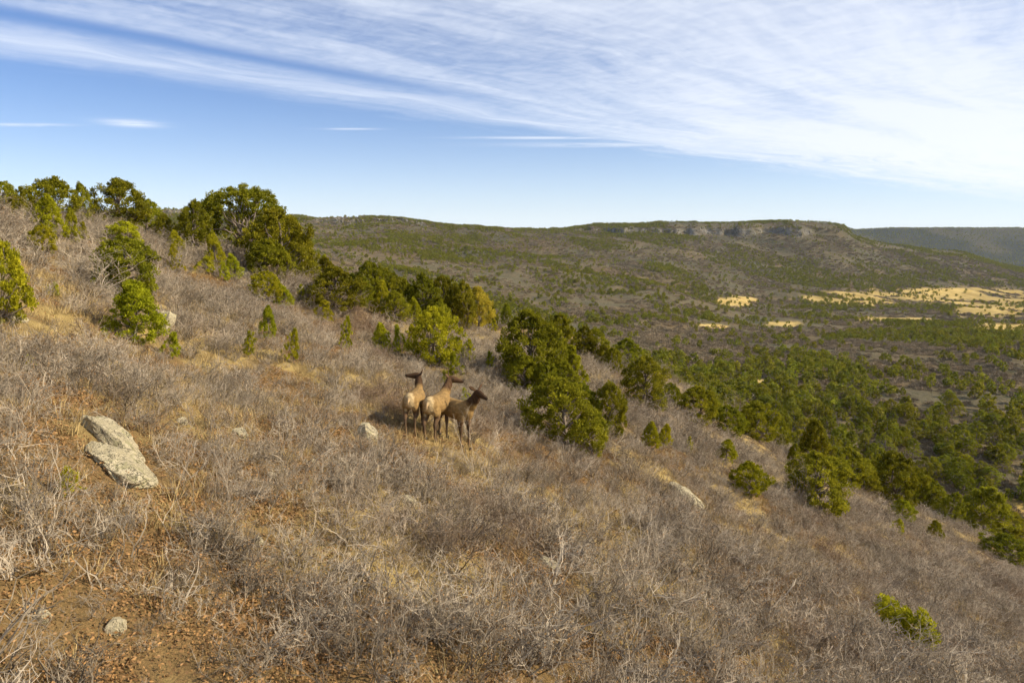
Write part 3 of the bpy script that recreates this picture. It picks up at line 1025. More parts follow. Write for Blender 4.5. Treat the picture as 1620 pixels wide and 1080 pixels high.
# px, base py, top py, width px, kind, label
TREES = [
    (4, 352, 290, 46, 'o', 'olive pine cut by the left edge, on the skyline'),
    (30, 362, 309, 32, 'o', 'small pine on the skyline, second from the left edge'),
    (84, 360, 284, 84, 'o', 'broad olive pine, widest in the skyline clump at far left'),
    (44, 354, 298, 30, 'd', 'narrow dark juniper poking up behind the broad skyline pine at left'),
    (137, 362, 293, 30, 'p', 'thin dark pine between the two broad skyline pines at left'),
    (192, 368, 286, 84, 'p', 'tall round-topped dark pine, highest tree left of the pale horizon cloud'),
    (230, 372, 318, 50, 'o', 'low olive pine at the right foot of the round-topped skyline pine'),
    (80, 380, 312, 50, 'c', 'yellow-green pine standing before the broad skyline pine at left'),
    (116, 388, 332, 26, 'c', 'slim bright pine just right of the yellow-green pine at left'),
    (70, 406, 357, 36, 'l', 'small rounded bright pine among bare brush at upper left'),
    (136, 384, 350, 18, 's', 'thin pine sapling under the thin dark skyline pine'),
    (193, 398, 352, 50, 'l', 'bright bushy pine directly below the round-topped skyline pine'),
    (205, 474, 380, 86, 'j', 'large olive-brown juniper standing alone above the bright cone-shaped pine'),
    (219, 546, 448, 96, 'c', 'bright cone-shaped pine with a pale boulder at its right side'),
    (2, 520, 386, 84, 'l', 'bright green pine half cut off by the left edge'),
    (273, 568, 524, 34, 's', 'small thin pine sapling at the foot of the bright cone-shaped pine'),
    (48, 588, 560, 26, 's', 'faint little sapling in brush below the pine at the left edge'),
    (88, 472, 446, 24, 's', 'tiny sapling in pale brush between left-edge pine and olive-brown juniper'),
    (452, 446, 334, 96, 'j', 'dense olive pine leaning against the right side of the big old pine'),
    (428, 446, 380, 66, 'j', 'light olive juniper in front of the dense pine beside the big old pine'),
    (482, 442, 368, 44, 'j', 'olive pine at the outer right end of the big pine clump'),
    (512, 442, 395, 32, 'c', 'narrow pine at the lower right of the big pine clump'),
    (308, 396, 322, 52, 'd', 'dark pine tucked under the left side of the big old pine'),
    (278, 404, 366, 30, 'c', 'small green pine left of the dark pine beneath the big old pine'),
    (278, 434, 386, 26, 's', 'pine sapling in brush, lowest of the two left of the big old pine'),
    (344, 428, 368, 34, 'c', 'leaning bright pine in front of the big old pine trunk'),
    (372, 444, 402, 30, 'c', 'dark-green young pine above the pale slanted rock below the big pine'),
    (360, 448, 413, 24, 's', 'bright sapling just left of the pale slanted rock'),
    (328, 434, 405, 36, 's', 'low pale green sapling left of the leaning bright pine'),
    (416, 476, 429, 46, 'l', 'bright bushy pine right below the pale slanted rock'),
    (452, 486, 450, 34, 'c', 'small round pine right of the bright bushy pine below the slanted rock'),
    (476, 480, 450, 22, 's', 'slender sapling between small round pine and wide dark pine'),
    (536, 500, 424, 86, 'p', 'wide dark pinyon with visible limbs left of centre'),
    (588, 482, 415, 56, 'd', 'dark juniper between the wide dark pinyon and the tall one behind'),
    (616, 462, 400, 62, 'd', 'tall dark juniper highest in the row left of the golden tree'),
    (556, 456, 422, 30, 'd', 'dark pine top showing behind the wide dark pinyon'),
    (628, 510, 462, 42, 'o', 'olive pine at the foot of the tall dark juniper'),
    (672, 504, 436, 52, 'd', 'dark green pine, left of two beside the golden tree'),
    (706, 508, 438, 52, 'd', 'dark green pine standing between its dark neighbour and the golden tree'),
    (734, 520, 448, 40, 'j', 'olive juniper touching the left side of the golden tree'),
    (757, 512, 445, 44, 'y', 'golden yellow leafy tree among the dark pines'),
    (690, 582, 488, 76, 'l', 'rounded bright pine in the open brush above the elk'),
    (716, 598, 556, 32, 's', 'sapling at the lower right foot of the rounded bright pine'),
    (741, 572, 534, 26, 's', 'small sapling right of the rounded bright pine'),
    (775, 588, 555, 22, 's', 'little sapling left of the dark tree group in the middle'),
    (605, 556, 510, 32, 'c', 'feathery young pine, left one of the three left of the rounded bright pine'),
    (631, 562, 512, 24, 's', 'thin sapling, middle one of the three left of the rounded bright pine'),
    (651, 558, 510, 28, 's', 'sapling touching the rounded bright pine from the left'),
    (465, 576, 517, 30, 's', 'bright leaning sapling in open brush left of centre'),
    (547, 556, 498, 26, 's', 'slim bright sapling below the wide dark pinyon'),
    (425, 538, 484, 28, 'c', 'small upright pine in open brush below the bright bushy pine'),
    (393, 566, 522, 30, 's', 'small bright sapling left of the leaning sapling in open brush'),
    (513, 512, 474, 38, 's', 'pale green sapling in front of the wide dark pinyon'),
    (845, 614, 494, 100, 'd', 'largest dark tree of the group in the middle'),
    (884, 560, 498, 52, 'd', 'dark rounded tree behind the largest tree of the middle group'),
    (827, 626, 562, 54, 'o', 'olive pine at the lower left of the middle tree group'),
    (906, 622, 546, 48, 'c', 'narrow green pine at the right side of the middle tree group'),
    (880, 640, 572, 54, 'd', 'green pine at the front of the middle tree group'),
    (896, 712, 600, 118, 'o', 'wide yellow-olive pine with low spreading limbs, lowest in the middle group'),
    (934, 722, 645, 54, 'o', 'ragged olive pine at the lower right end of the middle group'),
    (962, 690, 602, 56, 'j', 'green juniper right of the wide yellow-olive pine'),
    (936, 566, 520, 46, 'd', 'dark juniper on the slope edge right of the middle group'),
    (958, 580, 543, 32, 'q', 'small dark juniper below the slope edge right of the middle group'),
    (990, 584, 536, 46, 'd', 'round juniper at the slope edge above the lone dark pine'),
    (1014, 646, 566, 74, 'p', 'dark pine leaning downhill alone right of the middle group'),
    (1040, 652, 606, 34, 'q', 'small dark tree under the right side of the leaning dark pine'),
    (1100, 672, 610, 62, 'j', 'rounded brown-olive juniper alone in brush right of centre'),
    (1152, 694, 640, 54, 'd', 'low dark juniper next right of the rounded brown-olive juniper'),
    (1202, 700, 636, 62, 'j', 'olive juniper row end on the crest below the dense wood'),
    (1028, 710, 668, 32, 'c', 'small bright pine, left one of a pair in brush'),
    (1048, 706, 670, 26, 'c', 'small bright pine, right one of a pair in brush'),
    (1090, 716, 688, 18, 's', 'tiny bright sapling in brush below the rounded brown-olive juniper'),
    (1148, 732, 694, 36, 'c', 'small bright pine in brush below the low dark juniper'),
    (1190, 788, 731, 54, 'l', 'ragged bright pine left of the broad grey-green tree'),
    (1283, 748, 660, 60, 'q', 'tall dark juniper behind the broad grey-green tree'),
    (1296, 812, 718, 94, 'j', 'broad grey-green tree with dark brush at its left'),
    (1342, 772, 705, 60, 'd', 'dark tree on the crest right of the broad grey-green tree'),
    (1415, 802, 712, 76, 'd', 'big dense green tree on the crest at right'),
    (1366, 782, 736, 44, 'j', 'small round juniper between the dark crest tree and the dense green tree'),
    (1468, 812, 754, 48, 'd', 'dark juniper right after the big dense crest tree'),
    (1558, 842, 764, 68, 'o', 'umbrella-shaped pine beside the yellow clearing at right'),
    (1592, 852, 800, 60, 'd', 'low dark juniper under the umbrella-shaped pine'),
    (1428, 830, 790, 36, 'l', 'small ragged pine below the big dense crest tree'),
    (1424, 848, 818, 26, 's', 'tiny sapling below the small ragged pine on the crest'),
    (1480, 852, 822, 28, 'q', 'tiny dark juniper in brush left of the umbrella-shaped pine'),
    (1592, 892, 846, 72, 'd', 'dark juniper cut by the right edge below the umbrella-shaped pine'),
    (1430, 1026, 930, 90, 'w', 'sprawling green juniper alone in brush at lower right'),
    (106, 790, 736, 44, 's', 'bright sapling below the big pale slabs at left'),
    (709, 616, 584, 26, 's', 'bright sapling just behind the middle elk'),
    (737, 644, 612, 22, 's', 'bright sapling between the heads of the two right elk'),
    (803, 512, 478, 22, 'q', 'small dark juniper right of the golden tree'),
    (781, 526, 504, 20, 's', 'little sapling below the golden tree'),
    (262, 384, 340, 34, 'd', 'dark juniper in the gap left of the big old pine'),
    (500, 462, 414, 40, 'o', 'olive pine in the gap between the big pine clump and the wide dark pinyon'),
    (478, 428, 378, 36, 'c', 'bright pine on top of the right end of the big pine clump'),
    (520, 456, 408, 34, 'j', 'round olive juniper behind the left side of the wide dark pinyon'),
    (568, 490, 440, 44, 'o', 'olive pine against the right side of the wide dark pinyon'),
    (604, 500, 446, 44, 'c', 'bright pine in front of the dark junipers left of centre'),
    (642, 492, 438, 44, 'd', 'dark juniper filling the gap before the pines beside the golden tree'),
    (656, 516, 472, 34, 'c', 'pale green pine at the foot of the left dark pine by the golden tree'),
    (700, 524, 478, 40, 'j', 'olive juniper in front of the two dark pines by the golden tree'),
    (722, 498, 442, 36, 'd', 'dark pine top right behind the golden tree row'),
    (780, 506, 472, 24, 'q', 'small dark juniper right against the golden tree'),
    (858, 636, 572, 56, 'j', 'olive juniper low in the heart of the middle group'),
    (868, 596, 530, 60, 'd', 'dark tree in the heart of the middle group'),
    (918, 672, 606, 60, 'd', 'green pine between the wide yellow-olive pine and the juniper right of it'),
    (922, 560, 516, 40, 'd', 'dark round juniper above the narrow green pine of the middle group'),
    (970, 590, 550, 36, 'j', 'olive juniper on the crest beside the small dark juniper'),
    (1060, 640, 604, 36, 'd', 'small dark juniper on the crest left of the rounded brown-olive juniper'),
    (1128, 668, 630, 34, 'd', 'dark juniper squeezed between the rounded and the low juniper'),
    (1178, 686, 646, 38, 'j', 'olive juniper between the low dark juniper and the crest row end'),
    (1232, 712, 662, 44, 'd', 'dark juniper right of the olive crest row end'),
    (1255, 742, 700, 32, 'q', 'small pointed juniper left of the tall dark juniper'),
    (1320, 766, 708, 44, 'd', 'dark juniper touching the right side of the tall dark juniper'),
    (1390, 784, 728, 48, 'd', 'dark tree behind the small round crest juniper'),
    (1444, 802, 744, 46, 'j', 'olive tree on the right shoulder of the big dense crest tree'),
    (1500, 826, 776, 44, 'd', 'dark juniper on the crest left of the yellow clearing'),
    (1530, 836, 790, 40, 'd', 'dark juniper touching the left side of the umbrella-shaped pine'),
]
random.seed(5)
TREE_SPOTS = []
for (px, by, ty, wpx, kd, lab) in TREES:
    x, y, z = hit(px, by)
    dep = y * CP - z * SP
    h = (by - ty) * dep / F / 0.97
    w = wpx * dep / F * (1.04 if len(TREE_SPOTS) < 92 else 0.86)
    h = h * 1.0
    var = PAL[kd]
    k = _use.get(kd, 0)
    _use[kd] = k + 1
    nm = NAMES[kd]
    plant_tree(nm, var[k % len(var)], (x, y, z), h, w, lab, 'sapling' if kd == 's' else 'tree', 'pines and junipers on the near hillside')
    TREE_SPOTS.append((x, y, w))

bx_, by_, bz_ = hit(388, 398)
bdep = by_ * CP - bz_ * SP
bs = 114 * bdep / F / 4.95
big = bpy.data.objects.new('old_pine', None)
C.objects.link(big)
big.location = (bx_, by_, bz_)
tag(big, 'big old domed pine with pale crooked limbs showing, on the skyline', 'tree', 'pines and junipers on the near hillside')
for nm, me in zip(('trunk', 'crown'), big_tree_meshes(201)):
    link(nm, me, big, scale=(bs, bs, bs))
TREE_SPOTS.append((bx_, by_, 3.0))

# ------------------------------------------------------------------ elk
def loft(pts, wid, hgt, k=14, side=None):
    """closed loft of ellipses along a path (wid across, hgt in the vertical plane)"""
    pts = np.asarray(pts, float)
    m = len(pts)
    t = np.gradient(pts, axis=0)
    t /= np.linalg.norm(t, axis=1)[:, None] + 1e-9
    if side is None:
        side = np.array([0, 1.0, 0])
    sd = np.tile(np.asarray(side, float), (m, 1))
    sd = sd - t * np.sum(sd * t, axis=1)[:, None]
    sd /= np.linalg.norm(sd, axis=1)[:, None] + 1e-9
    up = np.cross(t, sd)
    a = np.arange(k) * 2 * math.pi / k
    v = pts[:, None] + np.asarray(wid)[:, None, None] * np.cos(a)[None, :, None] * sd[:, None] + np.asarray(hgt)[:, None, None] * np.sin(a)[None, :, None] * up[:, None]
    v = v.reshape(-1, 3)
    f = []
    for i in range(m - 1):
        for j in range(k):
            f.append((i * k + j, i * k + (j + 1) % k, (i + 1) * k + (j + 1) % k, (i + 1) * k + j))
    v = np.concatenate([v, pts[:1], pts[-1:]])
    tri = [(m * k, (j + 1) % k, j) for j in range(k)] + [(m * k + 1, (m - 1) * k + j, (m - 1) * k + (j + 1) % k) for j in range(k)]
    return v, np.array(f), np.array(tri)


def rotz(v, a):
    c, s = math.cos(a), math.sin(a)
    return np.array([c * v[0] - s * v[1], s * v[0] + c * v[1], v[2]])


def make_elk(label, loc, phi, neck_yaw, head_yaw, head_pitch, pitch=0.0, size=1.0, neck_up=0.0, ear_spread=1.0, dark=1.0):
    """phi: heading, clockwise from +Y.  yaws are to the elk's left.  Local: x forward, y left"""
    yaw = math.pi / 2 - phi
    cy, sy = math.cos(yaw), math.sin(yaw)
    V, Q, T = [], [], []
    cnt = 0

    def put(part):
        nonlocal cnt
        v, q, t = part
        V.append(v)
        Q.append(q + cnt)
        T.append(t + cnt)
        cnt += len(v)

    def tilt(p):
        p = np.array(p, float)
        p[..., 2] = p[..., 2] + pitch * p[..., 0]
        return p
    trunk = tilt([(-0.80, 0, 1.13), (-0.74, 0, 1.13), (-0.62, 0, 1.12), (-0.42, 0, 1.10), (-0.15, 0, 1.06), (0.12, 0, 1.04), (0.38, 0, 1.05), (0.56, 0, 1.08), (0.68, 0, 1.10), (0.75, 0, 1.10)])
    put(loft(trunk, [0.06, 0.17, 0.25, 0.275, 0.295, 0.305, 0.275, 0.23, 0.16, 0.07], [0.10, 0.20, 0.265, 0.285, 0.285, 0.305, 0.325, 0.30, 0.23, 0.12]))
    # neck and head
    n0 = np.array([0.50, 0, 1.17])
    steps = [np.array([0.20, 0, 0.15]), np.array([0.15, 0, 0.17 + neck_up]), np.array([0.08, 0, 0.15 + neck_up])]
    neck = [tilt(n0)]
    for i, s_ in enumerate(steps):
        neck.append(neck[-1] + rotz(s_, neck_yaw * (i + 1) / 3))
    neck = np.array(neck)
    put(loft(neck, [0.16, 0.135, 0.110, 0.09], [0.25, 0.20, 0.155, 0.12], side=rotz(np.array([0, 1.0, 0]), neck_yaw * 0.6)))
    poll = neck[-1] + np.array([0, 0, 0.02])
    ht = neck_yaw + head_yaw
    hd = rotz(np.array([math.cos(head_pitch), 0, math.sin(head_pitch)]), ht)
    hs = rotz(np.array([0, 1.0, 0]), ht)
    hu = np.cross(hd, hs)
    ds = np.array([-0.10, -0.04, 0.05, 0.14, 0.25, 0.36, 0.43, 0.46])
    put(loft(poll + ds[:, None] * hd - hu * (np.array([0, 0, 0, 0, 0.012, 0.02, 0.022, 0.025]))[:, None], [0.045, 0.082, 0.094, 0.090, 0.066, 0.054, 0.050, 0.025], [0.05, 0.095, 0.115, 0.112, 0.085, 0.062, 0.055, 0.03], side=hs))
    earpts = []
    for s_ in (1, -1):
        b = poll - 0.05 * hd + hu * 0.06 + hs * 0.06 * s_
        ed = hs * s_ * 0.80 * ear_spread + hu * 0.55 - hd * 0.30
        ed /= np.linalg.norm(ed)
        pts = b + np.array([0, 0.08, 0.16, 0.235, 0.28])[:, None] * ed
        put(loft(pts, [0.030, 0.060, 0.068, 0.044, 0.012], [0.024, 0.020, 0.018, 0.015, 0.008], 8, side=np.cross(ed, hd)))
        earpts.append(pts)
    # legs: hooves stand on the ground under them
    hoofs = []

    def leg(pts, r, w=None):
        p = tilt(np.array(pts, float))
        hx, hy = p[-1][0], p[-1][1]
        wx, wy = loc[0] + size * (cy * hx - sy * hy), loc[1] + size * (sy * hx + cy * hy)
        gz = (float(ground_z(np.array([wx]), np.array([wy]))[0]) - loc[2]) / size
        dzz = gz + 0.03 - p[-1][2]
        top = 0.92
        for q in p:
            q[2] += dzz * np.clip((top - (q[2] - pitch * q[0])) / top, 0, 1)
        put(loft(p, r, w or r, 10, side=np.array([0, 1.0, 0.01])))
        hoofs.append((hx, hy, p[-1][2] - 0.03))
    for s_ in (1, -1):
        o = 0.05 * s_
        leg([(0.44, 0.13 * s_, 1.12), (0.44, 0.165 * s_, 0.94), (0.41, 0.165 * s_, 0.80), (0.44 + o, 0.15 * s_, 0.62), (0.46 + o, 0.145 * s_, 0.47), (0.455 + o, 0.14 * s_, 0.30), (0.45 + o, 0.14 * s_, 0.13), (0.48 + o, 0.14 * s_, 0.03)],
            [0.07, 0.105, 0.095, 0.062, 0.050, 0.034, 0.036, 0.042], [0.12, 0.16, 0.13, 0.075, 0.055, 0.037, 0.038, 0.05])
        o = -0.08 * s_
        leg([(-0.55, 0.10 * s_, 1.18), (-0.52, 0.15 * s_, 1.02), (-0.46, 0.165 * s_, 0.86), (-0.50 + o, 0.155 * s_, 0.70), (-0.66 + o, 0.14 * s_, 0.52), (-0.655 + o, 0.135 * s_, 0.33), (-0.64 + o, 0.13 * s_, 0.14), (-0.60 + o, 0.13 * s_, 0.03)],
            [0.10, 0.125, 0.115, 0.085, 0.048, 0.036, 0.037, 0.042], [0.17, 0.23, 0.20, 0.125, 0.066, 0.042, 0.040, 0.05])
    # tail
    tp = tilt([(-0.78, 0, 1.24), (-0.84, 0, 1.17), (-0.86, 0, 1.08), (-0.855, 0, 1.03)])
    put(loft(tp, [0.035, 0.035, 0.03, 0.012], [0.03, 0.028, 0.024, 0.010], 8))
    tmp = mesh_np('elk', np.concatenate(V), [np.concatenate(Q), np.concatenate(T)])
    to = link('elk', tmp)
    rm = to.modifiers.new('r', 'REMESH')
    rm.mode = 'VOXEL'
    rm.voxel_size = 0.017
    sm = to.modifiers.new('s', 'SMOOTH')
    sm.factor = 0.5
    sm.iterations = 3
    dg = bpy.context.evaluated_depsgraph_get()
    me = bpy.data.meshes.new_from_object(to.evaluated_get(dg))
    bpy.data.objects.remove(to)
    me.name = 'elk'
    co = np.empty(len(me.vertices) * 3)
    me.vertices.foreach_get('co', co)
    co = co.reshape(-1, 3)

    def segdist(p, poly):
        best = np.full(len(p), 1e9)
        for a, b in zip(poly[:-1], poly[1:]):
            ab = b - a
            t = np.clip(((p - a) @ ab) / (ab @ ab), 0, 1)
            best = np.minimum(best, np.linalg.norm(p - a - t[:, None] * ab, axis=1))
        return best
    dn = segdist(co, neck[1:]) - 0.12
    dh = segdist(co, np.array([poll - 0.05 * hd, poll + 0.44 * hd])) - 0.09
    dt = segdist(co, trunk) - 0.27
    shag = np.clip((0.06 - dn) / 0.08, 0, 1) * np.clip((dh + 0.05) / 0.06, 0, 1)
    nz = fbm(co[:, 0] * 22 + co[:, 2] * 9, co[:, 1] * 22, 3, 77)
    ctr = neck[1] * 0.5 + neck[2] * 0.5
    out = co - ctr
    out /= np.linalg.norm(out, axis=1)[:, None] + 1e-6
    co = co + out * (shag * (0.012 + 0.022 * nz))[:, None] + out * (0.005 * fbm(co[:, 0] * 40, co[:, 2] * 40 + co[:, 1] * 30, 2, 79))[:, None]
    me.vertices.foreach_set('co', co.astype(np.float32).ravel())
    zl = co[:, 2] - pitch * co[:, 0]
    tan = np.array([0.30, 0.190, 0.070])
    col = np.tile(tan, (len(co), 1))

    def blend(mask, c):
        nonlocal col
        mask = np.clip(mask, 0, 1)[:, None]
        col = col * (1 - mask) + np.array(c) * mask
    blend((0.86 - zl) / 0.12, (0.16, 0.095, 0.05))                                     # belly
    blend((0.72 - zl) / 0.18, (0.105, 0.066, 0.038))                                   # legs
    blend((0.42 - zl) / 0.2, (0.25, 0.165, 0.09))
    dnk = np.minimum(dn, dh)
    front = (np.minimum(dt, 9) - dnk) / 0.14 + 0.45
    blend(front * (co[:, 0] > 0.3), (0.055 * dark, 0.030 * dark, 0.015 * dark))
    blend((0.03 - dh) / 0.05, (0.065 * dark, 0.037 * dark, 0.019 * dark))
    for e in earpts:
        blend((0.035 - segdist(co, e)) / 0.03, (0.17, 0.105, 0.06))
    blend((0.08 - np.linalg.norm(co - (poll + 0.45 * hd), axis=1)) / 0.04, (0.03, 0.022, 0.018))
    rump = np.clip((-0.60 - co[:, 0]) / 0.07, 0, 1) * np.clip((zl - 0.76) / 0.08, 0, 1) * np.clip((0.19 - np.abs(co[:, 1])) / 0.06, 0, 1)
    rump = np.maximum(rump, np.clip((-0.50 - co[:, 0]) / 0.06, 0, 1) * np.clip((zl - 1.18) / 0.06, 0, 1) * np.clip((0.13 - np.abs(co[:, 1])) / 0.05, 0, 1))
    blend(rump, (0.58, 0.43, 0.22))
    blend(np.clip((0.07 - segdist(co, tp)) / 0.03, 0, 1) * (co[:, 0] < -0.8), (0.60, 0.42, 0.22))
    a = me.attributes.new('coat', 'FLOAT_COLOR', 'POINT')
    a.data.foreach_set('color', np.concatenate([col, np.ones((len(col), 1))], 1).astype(np.float32).ravel())
    me.materials.clear()
    me.materials.append(MAT['coat'])
    me.polygons.foreach_set('use_smooth', np.ones(len(me.polygons), bool))
    o = link('elk', me, None, loc, (0, 0, yaw), (size,) * 3)
    tag(o, label, 'elk', 'elk standing together in the brush')
    for s_ in (1, -1):
        v, q, t = loft([poll + 0.115 * hd + hs * 0.078 * s_ + hu * (0.035 + d) for d in (-0.017, -0.010, 0, 0.010, 0.017)], [0.003, 0.014, 0.018, 0.014, 0.003], [0.003, 0.014, 0.018, 0.014, 0.003], 8, side=hs)
        link('eye', mesh_np('eye', v, [q, t], MAT['eye'], True), o)
    for hx, hy, hz in hoofs:
        v, q, t = loft([(hx - 0.01, hy, hz + 0.075), (hx + 0.01, hy, hz + 0.04), (hx + 0.025, hy, hz - 0.01)], [0.040, 0.048, 0.052], [0.045, 0.058, 0.066], 10)
        link('hoof', mesh_np('hoof', v, [q, t], MAT['hoof'], True), o)
    return o


def heading(phi):
    return np.array([math.sin(phi), math.cos(phi)])


def stand(px, py, phi, back):
    x, y, z = hit(px, py)
    d = heading(phi)
    x, y = x + d[0] * back, y + d[1] * back
    return (x, y, float(ground_z(np.array([x]), np.array([y]))[0]))


ph = math.radians(6)
E1 = stand(649, 689, ph, 0.62)
make_elk('elk seen from behind with pale rump, dark head turned left in profile', E1, ph, 0.30, 1.45, 0.10, pitch=-0.02, size=0.93)
ph = math.radians(15)
E2 = stand(681, 697, ph, 0.62)
make_elk('tallest elk, standing between the two others, rump to the viewer and head turned away', E2, ph, -0.30, -1.05, -0.14, pitch=-0.04, size=1.03, ear_spread=1.1, dark=1.6)
ph = math.radians(122)
E3 = stand(717, 697, ph, 0.0)
make_elk('elk broadside facing right with shaded flank, partly covering its taller neighbour', E3, ph, 0.05, -0.30, -0.22, pitch=-0.12, size=1.03, neck_up=0.02)
ELK = [E1, E2, E3]

# ------------------------------------------------------------------ boulders
import bmesh


def rock_mesh(seed, dims, cuts=9, rough=0.10, sub=4):
    bm = bmesh.new()
    bmesh.ops.create_icosphere(bm, subdivisions=sub, radius=1.0)
    bm.verts.ensure_lookup_table()
    v = np.array([p.co[:] for p in bm.verts])
    f = np.array([[q.index for q in p.verts] for p in bm.faces])
    bm.free()
    rng = np.random.default_rng(seed)
    v = v / (np.sum(np.abs(v) ** 3.2, axis=1) ** (1 / 3.2))[:, None]      # blocky, rounded edges
    for i in range(cuts):
        n = rng.normal(size=3)
        n /= np.linalg.norm(n)
        d = rng.uniform(0.72, 1.02)
        n = n * np.array([0.8, 1, 1])
        n /= np.linalg.norm(n)
        ex = np.maximum(v @ n - d, 0)
        v = v - ex[:, None] * n * 0.93
    nz = fbm(v[:, 0] * 1.7 + v[:, 2] * 0.9, v[:, 1] * 1.7 - v[:, 2] * 1.1, 4, seed % 50) * rough
    nz += -0.05 * np.clip(1 - np.abs(fbm(v[:, 0] * 1.3 - v[:, 2], v[:, 1] * 2.6 + v[:, 2], 2, seed % 31)) * 9, 0, 1)
    v = v * (1 + nz)[:, None] * np.asarray(dims) * 0.5 * 1.05
    return mesh_np('boulder', v, f, MAT['rock'], False)


def ground_frame(x, y, dirx):
    e = 0.4
    zx = (ground_z(np.array([x + e]), np.array([y]))[0] - ground_z(np.array([x - e]), np.array([y]))[0]) / (2 * e)
    zy = (ground_z(np.array([x]), np.array([y + e]))[0] - ground_z(np.array([x]), np.array([y - e]))[0]) / (2 * e)
    from mathutils import Matrix, Vector
    n = Vector((-zx, -zy, 1)).normalized()
    d = Vector((dirx[0], dirx[1], 0))
    d = (d - n * d.dot(n)).normalized()
    s_ = n.cross(d)
    return Matrix((d, s_, n)).transposed().to_euler(), n


ROCK_SPOTS = []
# px, py, length, width, height in photo pixels; direction of the long side on the ground; sink; label
ROCKS = [
    (178, 702, 126, 38, 26, (1, -0.42), 0.12, 'long pale sandstone slab with dark crack, upper of two at left'),
    (194, 738, 126, 56, 24, (1, -0.40), 0.14, 'broad pale lichen-spotted slab, lower of two at left'),
    (580, 694, 32, 26, 32, (1, 0.2), 0.12, 'pale yellowish boulder in brush left of the elk'),
    (1082, 790, 66, 18, 24, (1, -0.75), 0.12, 'slanted pale slab sticking out of grey brush right of centre'),
    (257, 526, 26, 30, 46, (1, 0.3), 0.10, 'pale upright boulder at the right side of the cone-shaped pine'),
    (185, 1004, 30, 25, 26, (1, 0.1), 0.2, 'round pale stone near the lower left corner'),
    (380, 692, 28, 24, 24, (1, 0), 0.15, 'small pale stone between the big slabs and the elk'),
    (645, 796, 34, 20, 22, (1, -0.5), 0.15, 'small slanted stone in brush below the elk'),
    (410, 864, 20, 16, 22, (1, 0.5), 0.15, 'small upright stone in open grass at lower left'),
    (872, 896, 46, 20, 18, (1, -0.3), 0.15, 'flat greyish stone half buried in the lower middle brush'),
    (288, 670, 20, 14, 16, (1, 0.2), 0.15, 'little stone right above the pale slabs'),
    (497, 735, 18, 14, 14, (1, 0), 0.15, 'little pale stone below and left of the elk boulder'),
    (390, 410, 28, 22, 24, (1, 0.2), 0.1, 'pale rock at the foot of the big old pine'),
    (384, 436, 34, 16, 20, (1, -0.8), 0.1, 'pale slanted rock in brush below the big old pine'),
    (316, 396, 18, 14, 16, (1, -0.4), 0.1, 'pale rock left of the big old pine trunk'),
    (30, 506, 28, 20, 10, (1, 0.1), 0.15, 'low tan rock ledge below the pine at the left edge'),
    (65, 978, 30, 24, 26, (1, 0.4), 0.15, 'small tan stone at the lower left above the round stone'),
    (430, 756, 18, 14, 14, (1, 0.4), 0.15, 'little stone in litter between the slabs and the lower middle brush'),
]
for i, (px, py, L, W, H, dr, sink, lab) in enumerate(ROCKS):
    x, y, z = hit(px, py)
    dep = y * CP - z * SP
    k = dep / F
    if i > 5:
        L, W, H = L * 0.85, W * 0.85, H * 0.75
    rot, n = ground_frame(x, y, dr)
    me = rock_mesh(300 + i * 7, (L * k, W * k * 1.25, H * k * 1.1), 9 if i != 1 else 12, 0.12, 4 if L > 60 else 3)
    o = link('boulder', me, None, (x, y, z + H * k * (0.30 - sink)), rot)
    tag(o, lab, 'boulder' if L > 34 else 'stone', 'pale stones on the hillside')
    ROCK_SPOTS.append((x, y, max(L, W) * k * 0.5))

# ------------------------------------------------------------------ bare shrubs that stand out one by one
SHRUBS = [
    (398, 640, 120, 74, 11, 'grey vase-shaped bare shrub, largest in the open slope left of the elk'),
    (548, 822, 90, 80, 12, 'bare shrub with dark stems below and left of the elk boulder'),
    (130, 462, 120, 66, 13, 'big mauve-grey bare shrub left of the olive-brown juniper'),
    (1262, 796, 70, 60, 14, 'dark purple-brown bare shrub against the broad grey-green tree'),
    (757, 748, 110, 76, 15, 'dense grey bare shrub just below the broadside elk'),
    (836, 852, 130, 90, 16, 'fan-shaped grey-brown bare shrub in the lower middle'),
    (1052, 790, 60, 50, 17, 'dark bare shrub at the left end of the slanted pale slab'),
    (120, 590, 100, 60, 18, 'low bare shrub in brush below the left-edge pine'),
    (60, 880, 130, 130, 19, 'tall pale-stemmed bare shrub near the left edge below the slabs'),
    (330, 870, 140, 120, 20, 'thin spreading bare shrub below the pale slabs'),
    (720, 1040, 150, 150, 21, 'pale twisted bare shrub at the bottom middle'),
    (585, 1060, 150, 160, 22, 'white-stemmed bare shrub at the bottom left of the middle'),
    (1005, 930, 110, 90, 23, 'grey bare shrub in the lower right of the middle'),
    (1160, 620, 70, 40, 24, 'low grey shrub between rounded and low dark junipers'),
]
SHRUB_VAR = [shrub_mesh('bare_shrub', 500 + i, leaves=(60 if i % 3 == 0 else 0), height=1.25, stems=14, spread=0.5, twigs=9, thick=0.72) for i in range(5)]
for i, (px, py, w, h, sd, lab) in enumerate(SHRUBS):
    x, y, z = hit(px, py)
    k = (y * CP - z * SP) / F
    o = link('bare_shrub', SHRUB_VAR[i % 5], None, (x, y, z), (0, 0, sd * 1.3), (w * k / 1.5, w * k / 1.5, h * k / 1.15))
    tag(o, lab, 'shrub', 'bare shrubs that stand out in the brush')

# ------------------------------------------------------------------ brush, litter and grass of the near slope
def sample_ground(rng, n, y0, y1, tmax=0.98):
    y = np.sqrt(rng.uniform(y0 * y0, y1 * y1, n))
    x = y * rng.uniform(-tmax, tmax, n)
    return x, y


def tilted(x, y, rng, amt=0.08):
    n = len(x)
    return np.stack([rng.normal(size=n) * amt, rng.normal(size=n) * amt + 0.06, rng.uniform(0, 6.28, n)], -1)


